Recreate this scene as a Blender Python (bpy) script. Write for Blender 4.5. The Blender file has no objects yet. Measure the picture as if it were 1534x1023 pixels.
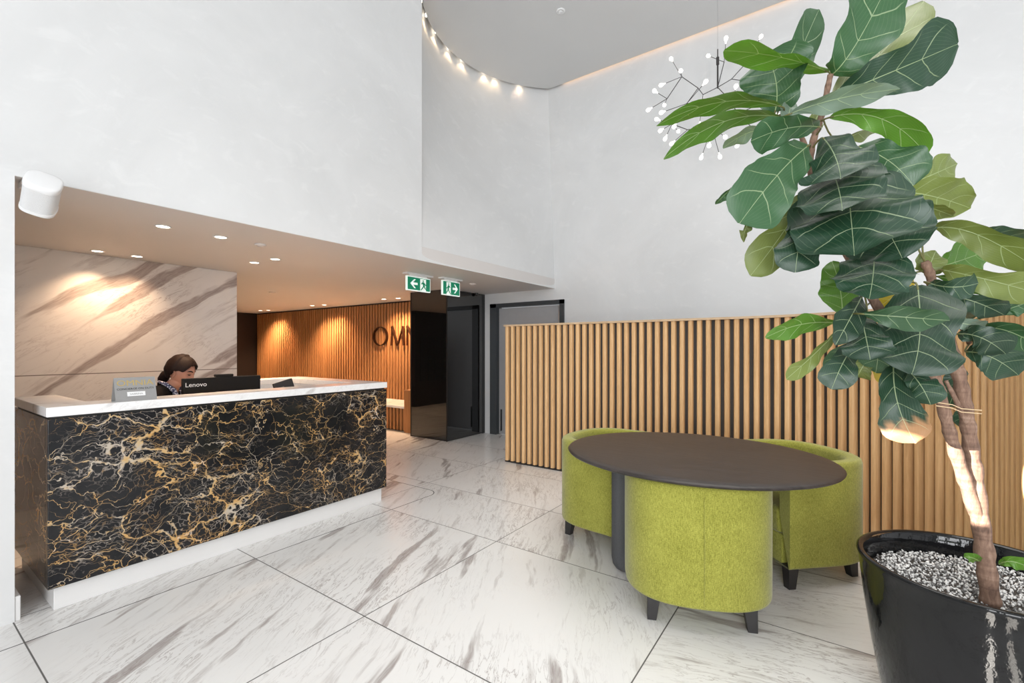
import bpy, bmesh, math, random
from mathutils import Vector, Matrix, Euler
random.seed(7)
PI = math.pi
SC = bpy.context.scene
COL = SC.collection
R = math.radians

# ------------------------------------------------------------------ camera, world, light, exposure
cam = bpy.data.cameras.new('camera')
cam.sensor_width = 36.0
cam.lens = 692.0 / 1534.0 * 36.0
cam.shift_y = 9.5 / 1534.0
cam_o = bpy.data.objects.new('camera', cam)
COL.objects.link(cam_o)
cam_o.location = (0, 0, 1.45)
cam_o.rotation_euler = (PI / 2, 0, R(35.2 - 90))
SC.camera = cam_o

vs = SC.view_settings
vs.view_transform = 'Standard'
vs.look = 'None'
vs.gamma = 1.0
vs.use_curve_mapping = False
vs.exposure = 0.31

world = bpy.data.worlds.new('world')
SC.world = world
world.use_nodes = True
bg = world.node_tree.nodes['Background']
bg.inputs[0].default_value = (0.93, 0.96, 1.0, 1)
bg.inputs[1].default_value = 0.6


def area(name, loc, rot, sx, sy, energy, color=(1, 1, 1), spread=None):
    d = bpy.data.lights.new(name, 'AREA')
    d.shape = 'RECTANGLE'
    d.size, d.size_y = sx, sy
    d.energy = energy
    d.color = color
    if spread:
        d.spread = spread
    o = bpy.data.objects.new(name, d)
    o.location = loc
    o.rotation_euler = rot
    COL.objects.link(o)
    return o


def spot(name, loc, target, energy, color, angle, blend=0.5, radius=0.03, parent=None):
    d = bpy.data.lights.new(name, 'SPOT')
    d.energy = energy
    d.color = color
    d.spot_size = R(angle)
    d.spot_blend = blend
    d.shadow_soft_size = radius
    o = bpy.data.objects.new(name, d)
    o.location = loc
    o.rotation_euler = (Vector(target) - Vector(loc)).to_track_quat('-Z', 'Y').to_euler()
    COL.objects.link(o)
    if parent:
        o.parent = parent
        o.matrix_parent_inverse = Matrix.Translation(parent.location).inverted()
    return o


# daylight through the two glazed sides behind the camera
DAY = (0.96, 0.98, 1.0)
area('daylight_south', (0.6, -4.75, 2.0), (R(90), 0, 0), 7.4, 3.8, 46, DAY)
for wy, ww in ((-3.6, 1.0), (-2.2, 1.0), (-0.6, 1.0)):
    area('daylight_west', (-3.75, wy, 2.2), (R(90), 0, R(-90)), ww, 4.2, 145, DAY)
# added overhead fill without a fitting, brightening the open floor
area('overhead_fill', (3.1, 0.2, 5.42), (0, 0, 0), 4.4, 3.2, 52, (1, 0.97, 0.93), R(96))
# two streaks of low sun on the open floor just in front of the pot
for sy_, sp_, an_ in ((-0.42, 70000, 1.0), (-0.66, 45000, 0.6)):
    spot('sun_streak', (-3.55, sy_ + 0.02, 1.25), (1.58, sy_, 0.0), sp_, (1, 0.95, 0.88), an_, 0.05, 0.005)
# a shaft of sun that slips between the window posts onto the fig's trunk
spot('sun_shaft', (-3.3, 3.4, 2.05), (2.25, -0.35, 0.98), 17000, (1, 0.93, 0.85), 2.5, 0.05, 0.01)

# ------------------------------------------------------------------ node helper


class NT:
    def __init__(self, name):
        self.m = bpy.data.materials.new(name)
        self.m.use_nodes = True
        self.t = self.m.node_tree
        self.b = self.t.nodes['Principled BSDF']
        self.out = self.t.nodes['Material Output']

    def n(self, typ, **kw):
        nd = self.t.nodes.new(typ)
        for k, v in kw.items():
            setattr(nd, k, v)
        return nd

    def set(self, sock, v):
        if hasattr(v, 'links') or isinstance(v, bpy.types.NodeSocket):
            self.t.links.new(v, sock)
        elif v is not None:
            if isinstance(v, (tuple, list)) and len(v) == 3 and sock.type == 'RGBA':
                v = (*v, 1)
            sock.default_value = v

    def math(self, op, a, b=None, c=None, clamp=False):
        nd = self.n('ShaderNodeMath', operation=op, use_clamp=clamp)
        self.set(nd.inputs[0], a)
        if b is not None:
            self.set(nd.inputs[1], b)
        if c is not None:
            self.set(nd.inputs[2], c)
        return nd.outputs[0]

    def vmath(self, op, a, b=None, s=None):
        nd = self.n('ShaderNodeVectorMath', operation=op)
        self.set(nd.inputs[0], a)
        if b is not None:
            self.set(nd.inputs[1], b)
        if s is not None:
            self.set(nd.inputs[3], s)
        return nd.outputs[0]

    def coord(self, which='Object'):
        return self.n('ShaderNodeTexCoord').outputs[which]

    def sep(self, v):
        nd = self.n('ShaderNodeSeparateXYZ')
        self.set(nd.inputs[0], v)
        return nd.outputs

    def comb(self, x, y, z):
        nd = self.n('ShaderNodeCombineXYZ')
        for i, v in enumerate((x, y, z)):
            self.set(nd.inputs[i], v)
        return nd.outputs[0]

    def mapping(self, v, loc=(0, 0, 0), rot=(0, 0, 0), scale=(1, 1, 1)):
        nd = self.n('ShaderNodeMapping')
        self.set(nd.inputs[0], v)
        nd.inputs[1].default_value = loc
        nd.inputs[2].default_value = rot
        nd.inputs[3].default_value = scale
        return nd.outputs[0]

    def noise(self, v, scale=5, detail=4, rough=0.5, dist=0.0, out=0):
        nd = self.n('ShaderNodeTexNoise')
        self.set(nd.inputs['Vector'], v)
        self.set(nd.inputs['Scale'], scale)
        nd.inputs['Detail'].default_value = detail
        nd.inputs['Roughness'].default_value = rough
        nd.inputs['Distortion'].default_value = dist
        return nd.outputs[out]

    def voro(self, v, scale, feature='DISTANCE_TO_EDGE', rnd=1.0):
        nd = self.n('ShaderNodeTexVoronoi', feature=feature)
        self.set(nd.inputs['Vector'], v)
        nd.inputs['Scale'].default_value = scale
        nd.inputs['Randomness'].default_value = rnd
        return nd.outputs[0]

    def ramp(self, v, stops):
        nd = self.n('ShaderNodeValToRGB')
        e = nd.color_ramp.elements
        while len(e) < len(stops):
            e.new(0.5)
        for i, (p, c) in enumerate(stops):
            e[i].position = p
            e[i].color = (*c, 1) if len(c) == 3 else c
        self.set(nd.inputs[0], v)
        return nd.outputs[0]

    def smooth(self, v, a, b):
        nd = self.n('ShaderNodeMapRange', interpolation_type='SMOOTHSTEP')
        self.set(nd.inputs[0], v)
        nd.inputs[1].default_value = a
        nd.inputs[2].default_value = b
        return nd.outputs[0]

    def mix(self, f, a, b, mode='MIX'):
        nd = self.n('ShaderNodeMix', data_type='RGBA', blend_type=mode)
        self.set(nd.inputs[0], f)
        self.set(nd.inputs[6], a)
        self.set(nd.inputs[7], b)
        return nd.outputs[2]

    def bump(self, h, strength=0.2, dist=0.01):
        nd = self.n('ShaderNodeBump')
        nd.inputs['Strength'].default_value = strength
        nd.inputs['Distance'].default_value = dist
        self.set(nd.inputs['Height'], h)
        self.set(self.b.inputs['Normal'], nd.outputs[0])

    def p(self, **kw):
        names = dict(color='Base Color', rough='Roughness', metal='Metallic', ior='IOR', spec='Specular IOR Level',
                     coat='Coat Weight', coat_rough='Coat Roughness', emit='Emission Color', estr='Emission Strength',
                     sss='Subsurface Weight', sheen='Sheen Weight', trans='Transmission Weight')
        for k, v in kw.items():
            self.set(self.b.inputs[names[k]], v)
        return self.m


def simple(name, color, rough=0.5, var=0.06, scale=14, bump=0.0, **kw):
    """plain surface with a slight cloudy variation"""
    N = NT(name)
    f = N.noise(N.coord(), scale, 4)
    lo = tuple(c * (1 - var) for c in color)
    hi = tuple(min(1, c * (1 + var)) for c in color)
    N.p(color=N.mix(f, lo, hi), rough=rough, **kw)
    if bump:
        N.bump(f, bump, 0.004)
    return N.m


def glow(name, color, strength):
    N = NT(name)
    f = N.noise(N.coord(), 3, 2)
    N.p(color=color, emit=N.mix(f, color, tuple(min(1, c * 1.03) for c in color)), estr=strength, rough=0.4)
    return N.m


M = {}


def m_plaster():
    N = NT('polished_plaster')
    c = N.coord()
    a = N.noise(c, 0.9, 6, 0.62, 0.6)
    b = N.noise(N.mapping(c, scale=(1, 1, 1.6)), 5.5, 5, 0.6, 0.8)
    base = N.ramp(a, [(0.3, (0.66, 0.662, 0.66)), (0.7, (0.74, 0.742, 0.74))])
    col = N.mix(N.math('MULTIPLY', N.smooth(b, 0.52, 0.75), 0.35), base, (0.80, 0.80, 0.795))
    N.p(color=col, rough=N.math('MULTIPLY_ADD', b, 0.25, 0.42), spec=0.35)
    return N.m


def veined(N, c, dark=(0.26, 0.215, 0.20), base=(0.765, 0.755, 0.74), strong=1.0, lo=0.605):
    """white marble whose veins run along the x of c"""
    warp = N.noise(c, 1.3, 4, 0.55, out=1)
    w = N.vmath('ADD', c, N.vmath('SCALE', N.vmath('SUBTRACT', warp, (0.5, 0.5, 0.5)), s=0.16))
    # bold tapering streaks
    s1 = N.noise(N.mapping(w, scale=(0.75, 7.0, 7.0)), 1.0, 3, 0.5)
    k1 = N.smooth(s1, lo, lo + 0.065)
    # medium streaks
    s2 = N.noise(N.mapping(w, loc=(7.3, 2.1, 4), scale=(1.1, 13, 13)), 1.25, 5, 0.6)
    k2 = N.math('MULTIPLY', N.smooth(s2, lo - 0.045, lo + 0.08), 0.6)
    # hair-thin scratchy veins, only where a broad mask lets them
    s3 = N.noise(N.mapping(w, loc=(1.7, 9.1, 4), scale=(2.2, 15, 15)), 1.6, 6, 0.62, 0.6)
    d3 = N.math('ABSOLUTE', N.math('SUBTRACT', s3, 0.5))
    mask = N.smooth(N.noise(c, 1.1, 4, 0.6), 0.40, 0.66)
    k3 = N.math('MULTIPLY', N.math('SUBTRACT', 1.0, N.smooth(d3, 0.0, 0.028)), N.math('MULTIPLY', mask, 0.75))
    cloud = N.noise(c, 1.6, 5, 0.6)
    col = N.mix(N.math('MULTIPLY', N.smooth(cloud, 0.45, 0.75), 0.25), base, tuple(x * 0.86 for x in base))
    col = N.mix(N.math('MULTIPLY', k2, strong), col, tuple(0.5 * (x + y) for x, y in zip(dark, base)))
    col = N.mix(N.math('MULTIPLY', k3, strong * 0.8), col, dark)
    grain = N.noise(N.mapping(w, scale=(3, 40, 40)), 3, 3, 0.6)
    col = N.mix(N.math('MULTIPLY', k1, N.math('MULTIPLY_ADD', grain, 0.8, 0.25 * strong)), col, dark)
    return col


def m_floor():
    N = NT('floor_marble')
    c = N.coord()
    o = N.sep(c)
    xs = [-2.9, -1.75, -0.62, 0.475, 1.58, 2.76, 3.54, 4.42, 5.3]
    ys = [-3.35, -1.99, -0.63, 0.73, 2.09, 3.6, 4.9, 6.2, 7.5, 8.8, 10.1, 11.4]

    def lines(v, at):
        d = None
        idx = None
        for a in at:
            e = N.math('ABSOLUTE', N.math('SUBTRACT', v, a))
            d = e if d is None else N.math('MINIMUM', d, e)
            g = N.math('GREATER_THAN', v, a)
            idx = g if idx is None else N.math('ADD', idx, g)
        return d, idx
    dx, ix = lines(o[0], xs)
    dy, iy = lines(o[1], ys)
    # inlay line that rounds the corner of the reception zone
    cx, cy, hx, hy, rr = -2.63, 9.27, 6.0, 6.0, 0.13
    qx = N.math('SUBTRACT', N.math('ABSOLUTE', N.math('SUBTRACT', o[0], cx)), hx - rr)
    qy = N.math('SUBTRACT', N.math('ABSOLUTE', N.math('SUBTRACT', o[1], cy)), hy - rr)
    ax = N.math('MAXIMUM', qx, 0.0)
    ay = N.math('MAXIMUM', qy, 0.0)
    sd = N.math('ADD', N.math('SQRT', N.math('ADD', N.math('MULTIPLY', ax, ax), N.math('MULTIPLY', ay, ay))),
                N.math('MINIMUM', N.math('MAXIMUM', qx, qy), 0.0))
    sd = N.math('SUBTRACT', sd, rr)
    inside = N.math('LESS_THAN', sd, 0.0)
    dy = N.math('ADD', dy, N.math('MULTIPLY', inside, 0.0))
    d = N.math('MINIMUM', dx, dy)
    joint = N.math('SUBTRACT', 1.0, N.smooth(d, 0.0022, 0.0042))
    inlay = N.math('SUBTRACT', 1.0, N.smooth(N.math('ABSOLUTE', sd), 0.0028, 0.005))
    # every slab shows another piece of stone
    wn = N.n('ShaderNodeTexWhiteNoise', noise_dimensions='3D')
    N.set(wn.inputs[0], N.comb(ix, iy, inside))
    off = N.vmath('SCALE', wn.outputs[1], s=9.0)
    sw = N.math('LESS_THAN', o[1], 0.73)
    rot = N.n('ShaderNodeVectorRotate', rotation_type='Z_AXIS')
    N.set(rot.inputs['Vector'], c)
    ang = N.math('ADD', N.math('MULTIPLY_ADD', wn.outputs[0], 0.26, -0.60), N.math('MULTIPLY', sw, 1.75))
    N.set(rot.inputs['Angle'], ang)
    v = N.vmath('ADD', rot.outputs[0], off)
    col = veined(N, v)
    col = N.mix(joint, col, (0.12, 0.115, 0.11))
    col = N.mix(inlay, col, (0.07, 0.065, 0.06))
    rg = N.math('MULTIPLY_ADD', N.noise(c, 4, 4), 0.14, 0.16)
    N.p(color=col, rough=N.math('MAXIMUM', rg, N.math('MULTIPLY', joint, 0.6)), spec=0.42)
    N.bump(N.math('SUBTRACT', 1.0, joint), 0.25, 0.002)
    return N.m


def m_wall_marble():
    N = NT('wall_marble')
    c = N.coord()
    o = N.sep(c)
    v = N.comb(o[0], o[2], o[1])
    rot = N.n('ShaderNodeVectorRotate', rotation_type='Z_AXIS')
    N.set(rot.inputs['Vector'], v)
    rot.inputs['Angle'].default_value = R(-36)
    col = veined(N, N.vmath('SCALE', rot.outputs[0], s=0.72), dark=(0.27, 0.19, 0.17), base=(0.88, 0.845, 0.825), strong=1.0, lo=0.59)
    d = N.math('ABSOLUTE', N.math('SUBTRACT', o[2], 1.2))
    col = N.mix(N.math('SUBTRACT', 1.0, N.smooth(d, 0.002, 0.005)), col, (0.16, 0.13, 0.12))
    N.p(color=col, rough=0.32, spec=0.35)
    return N.m


def m_counter():
    N = NT('counter_marble')
    c = N.mapping(N.coord(), loc=(3, 1, 0), rot=(0.5, 0.3, 0.6))
    col = veined(N, c, dark=(0.50, 0.46, 0.44), base=(0.86, 0.855, 0.85), strong=0.55)
    N.p(color=col, rough=0.2, spec=0.5)
    return N.m


def m_portoro():
    N = NT('black_gold_marble')
    c = N.coord()
    o = N.sep(c)
    p = N.comb(N.math('ADD', o[0], N.math('MULTIPLY', o[1], 0.7)), o[2], N.math('MULTIPLY', o[1], 0.5))
    w1 = N.noise(p, 2.2, 5, 0.6, out=1)
    w2 = N.noise(p, 9.0, 4, 0.6, out=1)
    q = N.vmath('ADD', p, N.vmath('SCALE', N.vmath('SUBTRACT', w1, (.5, .5, .5)), s=0.42))
    q = N.vmath('ADD', q, N.vmath('SCALE', N.vmath('SUBTRACT', w2, (.5, .5, .5)), s=0.035))
    tilt = N.mapping(q, rot=(0, 0, R(-42)), scale=(0.72, 1.35, 1))
    e1 = N.voro(tilt, 5.0)
    e2 = N.voro(N.mapping(tilt, loc=(3.1, 7.7, 0)), 10.5)
    e3 = N.voro(N.mapping(tilt, loc=(9.1, 2.7, 0)), 23.0)
    m1 = N.noise(p, 2.4, 4, 0.6)
    m2 = N.noise(N.mapping(p, loc=(5, 5, 5)), 3.6, 4, 0.6)
    wid = N.math('MULTIPLY_ADD', N.smooth(m1, 0.45, 0.72), 0.055, 0.007)
    k1 = N.math('SUBTRACT', 1.0, N.smooth(N.math('DIVIDE', e1, wid), 0.35, 1.0))
    wid2 = N.math('MULTIPLY_ADD', N.smooth(m2, 0.45, 0.75), 0.05, 0.004)
    k2 = N.math('SUBTRACT', 1.0, N.smooth(N.math('DIVIDE', e2, wid2), 0.3, 1.0))
    k2 = N.math('MULTIPLY', k2, N.smooth(m2, 0.36, 0.5))
    k3 = N.math('SUBTRACT', 1.0, N.smooth(e3, 0.012, 0.06))
    k3 = N.math('MULTIPLY', k3, N.smooth(m1, 0.43, 0.58))
    tint = N.noise(p, 6.0, 5, 0.7)
    gold = N.ramp(tint, [(0.38, (0.50, 0.43, 0.35)), (0.47, (0.58, 0.40, 0.20)), (0.57, (0.60, 0.34, 0.11)),
                         (0.66, (0.66, 0.58, 0.50))])
    body = N.ramp(N.noise(p, 3.0, 6, 0.7), [(0.3, (0.005, 0.006, 0.008)), (0.7, (0.024, 0.023, 0.024))])
    col = N.mix(N.math('MULTIPLY', k3, 0.60), body, N.mix(N.smooth(tint, 0.45, 0.55), (0.42, 0.36, 0.31), (0.42, 0.25, 0.10)))
    col = N.mix(N.math('MULTIPLY', k2, 0.85), col, gold)
    col = N.mix(k1, col, gold)
    # slab joints every 1.1 m
    f = N.math('ABSOLUTE', N.math('SUBTRACT', N.math('FRACT', N.math('DIVIDE', N.math('SUBTRACT', o[0], 0.59), 0.78)), 0.5))
    col = N.mix(N.smooth(f, 0.4972, 0.4985), col, (0.02, 0.018, 0.016))
    N.p(color=col, rough=0.12, spec=0.28)
    return N.m


def m_wood(name, lo, hi, rough=0.45, axis='Z', scale=1.0):
    N = NT(name)
    c = N.coord()
    s = {'Z': (14, 14, 0.9), 'X': (0.9, 14, 14), 'Y': (14, 0.9, 14)}[axis]
    g = N.noise(N.mapping(c, scale=tuple(x * scale for x in s)), 2.4, 5, 0.6, 0.8)
    f = N.noise(N.mapping(c, scale=tuple(x * scale * 4 for x in s)), 4, 3, 0.6)
    # each batten its own tone
    i = N.noise(N.mapping(c, scale=(9, 9, 0.02)), 1.0, 1)
    t = N.math('ADD', N.math('MULTIPLY', g, 0.55), N.math('ADD', N.math('MULTIPLY', f, 0.2), N.math('MULTIPLY', i, 0.35)))
    N.p(color=N.ramp(t, [(0.35, lo), (0.75, hi)]), rough=rough, spec=0.35)
    return N.m


def m_fabric(name, lo, hi):
    N = NT(name)
    c = N.coord()
    a = N.noise(N.mapping(c, scale=(1, 1, 3.5)), 120, 3, 0.7)
    b = N.noise(N.mapping(c, scale=(3.5, 3.5, 0.5)), 100, 3, 0.7)
    t = N.math('ADD', N.math('MULTIPLY', a, 0.5), N.math('MULTIPLY', b, 0.5))
    big = N.noise(c, 7, 3)
    t = N.math('ADD', t, N.math('MULTIPLY_ADD', big, 0.12, -0.06))
    N.p(color=N.ramp(t, [(0.39, lo), (0.61, hi)]), rough=0.9, sheen=0.25, spec=0.2)
    N.bump(t, 0.35, 0.003)
    return N.m


def m_tabletop():
    N = NT('dark_stained_oak')
    c = N.coord()
    g = N.noise(N.mapping(c, rot=(0, 0, R(-20)), scale=(26, 2.2, 10)), 2.0, 6, 0.65, 0.4)
    N.p(color=N.ramp(g, [(0.3, (0.018, 0.015, 0.014)), (0.7, (0.052, 0.043, 0.040))]),
        rough=N.math('MULTIPLY_ADD', g, 0.25, 0.24), spec=0.28)
    N.bump(g, 0.12, 0.002)
    return N.m


def m_leaf():
    N = NT('fig_leaf')
    uv = N.n('ShaderNodeUVMap', uv_map='leafuv').outputs[0]
    o = N.sep(uv)
    u = o[1]
    v = N.math('ABSOLUTE', N.math('MULTIPLY_ADD', o[0], 2.0, -1.0))
    at = N.n('ShaderNodeAttribute', attribute_name='leafcol')
    tone = at.outputs[0]
    hw = N.n('ShaderNodeAttribute', attribute_name='halfw').outputs[2]
    mid = N.math('SUBTRACT', 1.0, N.math('MULTIPLY', N.smooth(N.math('DIVIDE', N.math('MULTIPLY', v, hw), N.math('MULTIPLY_ADD', u, -0.0016, 0.0024)), 0.4, 1.1), 1.0))
    # six side veins, curving towards the tip
    wob = N.math('MULTIPLY_ADD', N.noise(N.coord(), 9, 2), 0.09, -0.045)
    s = N.math('SUBTRACT', N.math('ADD', u, wob), N.math('MULTIPLY', N.math('POWER', v, 1.25), 0.20))
    fr = N.math('ABSOLUTE', N.math('SUBTRACT', N.math('FRACT', N.math('MULTIPLY', s, 5.0)), 0.5))
    lat = N.math('SUBTRACT', 1.0, N.smooth(fr, 0.010, 0.034))
    lat = N.math('MULTIPLY', lat, N.math('SUBTRACT', 1.0, N.smooth(v, 0.70, 0.98)))
    lat = N.math('MULTIPLY', lat, N.math('SUBTRACT', 1.0, N.smooth(u, 0.80, 0.92)))
    f2 = N.math('ABSOLUTE', N.math('SUBTRACT', N.math('FRACT', N.math('MULTIPLY', N.math('ADD', s, N.math('MULTIPLY', v, 1.1)), 9.0)), 0.5))
    fine = N.math('MULTIPLY', N.math('SUBTRACT', 1.0, N.smooth(f2, 0.02, 0.09)), 0.10)
    vein = N.math('MAXIMUM', mid, N.math('MULTIPLY', lat, 0.75))
    vein = N.math('MAXIMUM', vein, fine)
    mott = N.noise(N.coord(), 22, 4, 0.6)
    base = N.mix(N.math('MULTIPLY', mott, 0.5), tone, N.mix(1.0, tone, (0.60, 0.68, 0.55), 'MULTIPLY'))
    pale = N.mix(0.60, tone, (0.50, 0.60, 0.36))
    col = N.mix(N.math('MULTIPLY', vein, 0.85), base, pale)
    N.p(color=col, rough=N.math('MULTIPLY_ADD', mott, 0.25, 0.26), spec=0.5)
    hgt = N.math('SUBTRACT', N.math('MULTIPLY', mott, 0.3), vein)
    N.bump(hgt, 0.45, 0.004)
    tr = N.n('ShaderNodeBsdfTranslucent')
    N.set(tr.inputs[0], N.mix(1.0, col, (1.5, 1.7, 0.6), 'MULTIPLY'))
    mx = N.n('ShaderNodeMixShader')
    mx.inputs[0].default_value = 0.14
    N.t.links.new(N.b.outputs[0], mx.inputs[1])
    N.t.links.new(tr.outputs[0], mx.inputs[2])
    N.t.links.new(mx.outputs[0], N.out.inputs[0])
    return N.m


def m_bark():
    N = NT('fig_bark')
    c = N.coord()
    g = N.noise(N.mapping(c, scale=(30, 30, 9)), 2.0, 6, 0.7, 0.6)
    r = N.noise(N.mapping(c, scale=(3, 3, 55)), 1.2, 3)
    t = N.math('ADD', N.math('MULTIPLY', g, 0.65), N.math('MULTIPLY', r, 0.35))
    N.p(color=N.ramp(t, [(0.35, (0.085, 0.045, 0.030)), (0.55, (0.21, 0.125, 0.085)), (0.72, (0.34, 0.24, 0.18))]), rough=0.8)
    N.bump(t, 0.7, 0.006)
    return N.m


def m_pot():
    N = NT('black_glaze')
    c = N.coord()
    a = N.noise(N.mapping(c, scale=(1, 1, 0.7)), 26, 3, 0.55)
    b = N.noise(c, 5, 3)
    N.p(color=N.ramp(b, [(0.3, (0.005, 0.0055, 0.0055)), (0.7, (0.010, 0.010, 0.011))]), rough=0.07, spec=0.34)
    N.bump(N.math('ADD', a, N.math('MULTIPLY', b, 0.6)), 0.22, 0.006)
    return N.m


def m_pebble():
    N = NT('white_pebble')
    g = N.n('ShaderNodeAttribute', attribute_name='tone').outputs[2]
    N.p(color=N.mix(g, (0.10, 0.095, 0.09), (0.82, 0.81, 0.79)), rough=0.75)
    return N.m


M['plaster'] = m_plaster()
M['soffit'] = simple('soffit_paint', (0.66, 0.63, 0.61), 0.55, 0.02, 2)
M['ceiling'] = simple('ceiling_paint', (0.62, 0.62, 0.615), 0.6, 0.05, 1.3)
M['floor'] = m_floor()
M['wallmarble'] = m_wall_marble()
M['counter'] = m_counter()
M['portoro'] = m_portoro()
M['oak'] = m_wood('oak_batten', (0.56, 0.315, 0.135), (0.88, 0.585, 0.305))
M['oakcap'] = m_wood('oak_cap', (0.50, 0.34, 0.20), (0.72, 0.53, 0.35), axis='Y')
M['oak_warmlit'] = m_wood('warmlit_oak_batten', (0.30, 0.125, 0.045), (0.52, 0.25, 0.10))  # same oak, with the warm lamplight painted in as deeper orange
M['cavity'] = simple('black_backing', (0.018, 0.016, 0.015), 0.7)
M['backing'] = simple('dark_grey_backing', (0.042, 0.035, 0.030), 0.6)
M['brown'] = simple('dark_brown_panel', (0.020, 0.012, 0.009), 0.5)
M['mirror'] = simple('black_glass', (0.006, 0.006, 0.006), 0.025, 0.02, 3, spec=0.5, ior=1.95)
M['edge'] = simple('black_metal_edge', (0.012, 0.012, 0.012), 0.35)
M['frame'] = simple('charcoal_door_frame', (0.045, 0.05, 0.055), 0.45)
M['door'] = simple('grey_door_paint', (0.37, 0.37, 0.38), 0.4)
M['green'] = m_fabric('lime_green_weave', (0.165, 0.165, 0.018), (0.375, 0.37, 0.072))
M['chairleg'] = simple('black_stained_wood', (0.016, 0.014, 0.014), 0.4, 0.3, 40)
M['tabletop'] = m_tabletop()
M['pedestal'] = simple('charcoal_textured_metal', (0.055, 0.056, 0.060), 0.6, 0.25, 160, 0.3)
M['pot'] = m_pot()
M['soil'] = simple('dark_soil', (0.045, 0.038, 0.032), 0.95, 0.5, 60, 0.6)
M['pebble'] = m_pebble()
M['leaf'] = m_leaf()
M['bark'] = m_bark()
M['twine'] = simple('raffia_twine', (0.55, 0.40, 0.24), 0.8)
M['white'] = simple('white_plastic', (0.80, 0.80, 0.80), 0.35, 0.02)
M['grille'] = simple('white_grille_cloth', (0.66, 0.66, 0.66), 0.6, 0.08, 200, 0.3)
M['plinth'] = simple('white_stone_plinth', (0.76, 0.75, 0.74), 0.35, 0.04, 5)
M['screenback'] = simple('black_monitor_plastic', (0.008, 0.0075, 0.0075), 0.42, 0.2, 60, spec=0.22)
M['darkgrey'] = simple('dark_grey_plastic', (0.028, 0.025, 0.025), 0.4)
M['silver'] = simple('brushed_silver', (0.55, 0.55, 0.56), 0.3, 0.1, 60, metal=0.9)
M['signgrey'] = simple('brushed_grey_card', (0.30, 0.295, 0.29), 0.4, 0.05, 50)
M['gold'] = simple('gold_print', (0.50, 0.36, 0.12), 0.4)
M['ink'] = simple('black_print', (0.02, 0.02, 0.02), 0.6)
M['whiteprint'] = simple('white_print', (0.82, 0.82, 0.82), 0.5, 0.02)
M['greyprint'] = simple('grey_print', (0.30, 0.30, 0.30), 0.6)
M['bronze'] = simple('dark_bronze', (0.085, 0.035, 0.018), 0.35, 0.2, 30, metal=0.7)
M['exitgreen'] = glow('lit_exit_green', (0.0, 0.22, 0.11), 0.25)
M['exitwhite'] = glow('lit_exit_white', (0.9, 1.0, 0.95), 0.30)
M['lamp'] = glow('warm_lamp_lens', (1.0, 0.86, 0.70), 9.0)
M['bulb'] = glow('pendant_bulb', (1.0, 0.93, 0.90), 1.3)
M['wire'] = simple('dark_brass_wire', (0.06, 0.055, 0.055), 0.4, metal=0.6)
M['skin'] = simple('skin', (0.44, 0.215, 0.145), 0.5, 0.10, 26, sss=0.05)
M['hair'] = simple('dark_brown_hair', (0.010, 0.005, 0.004), 0.62, 0.5, 60, 0.5, spec=0.12)
M['jacket'] = simple('black_wool', (0.006, 0.0055, 0.006), 0.85, 0.2, 90, 0.2, spec=0.06)
M['lip'] = simple('lip_tone', (0.35, 0.10, 0.085), 0.45)


def m_scarf():
    N = NT('navy_white_print_cloth')
    v = N.voro(N.coord(), 70, 'F1')
    N.p(color=N.ramp(v, [(0.35, (0.55, 0.55, 0.62)), (0.5, (0.03, 0.035, 0.09))]), rough=0.8)
    return N.m


M['scarf'] = m_scarf()

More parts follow.
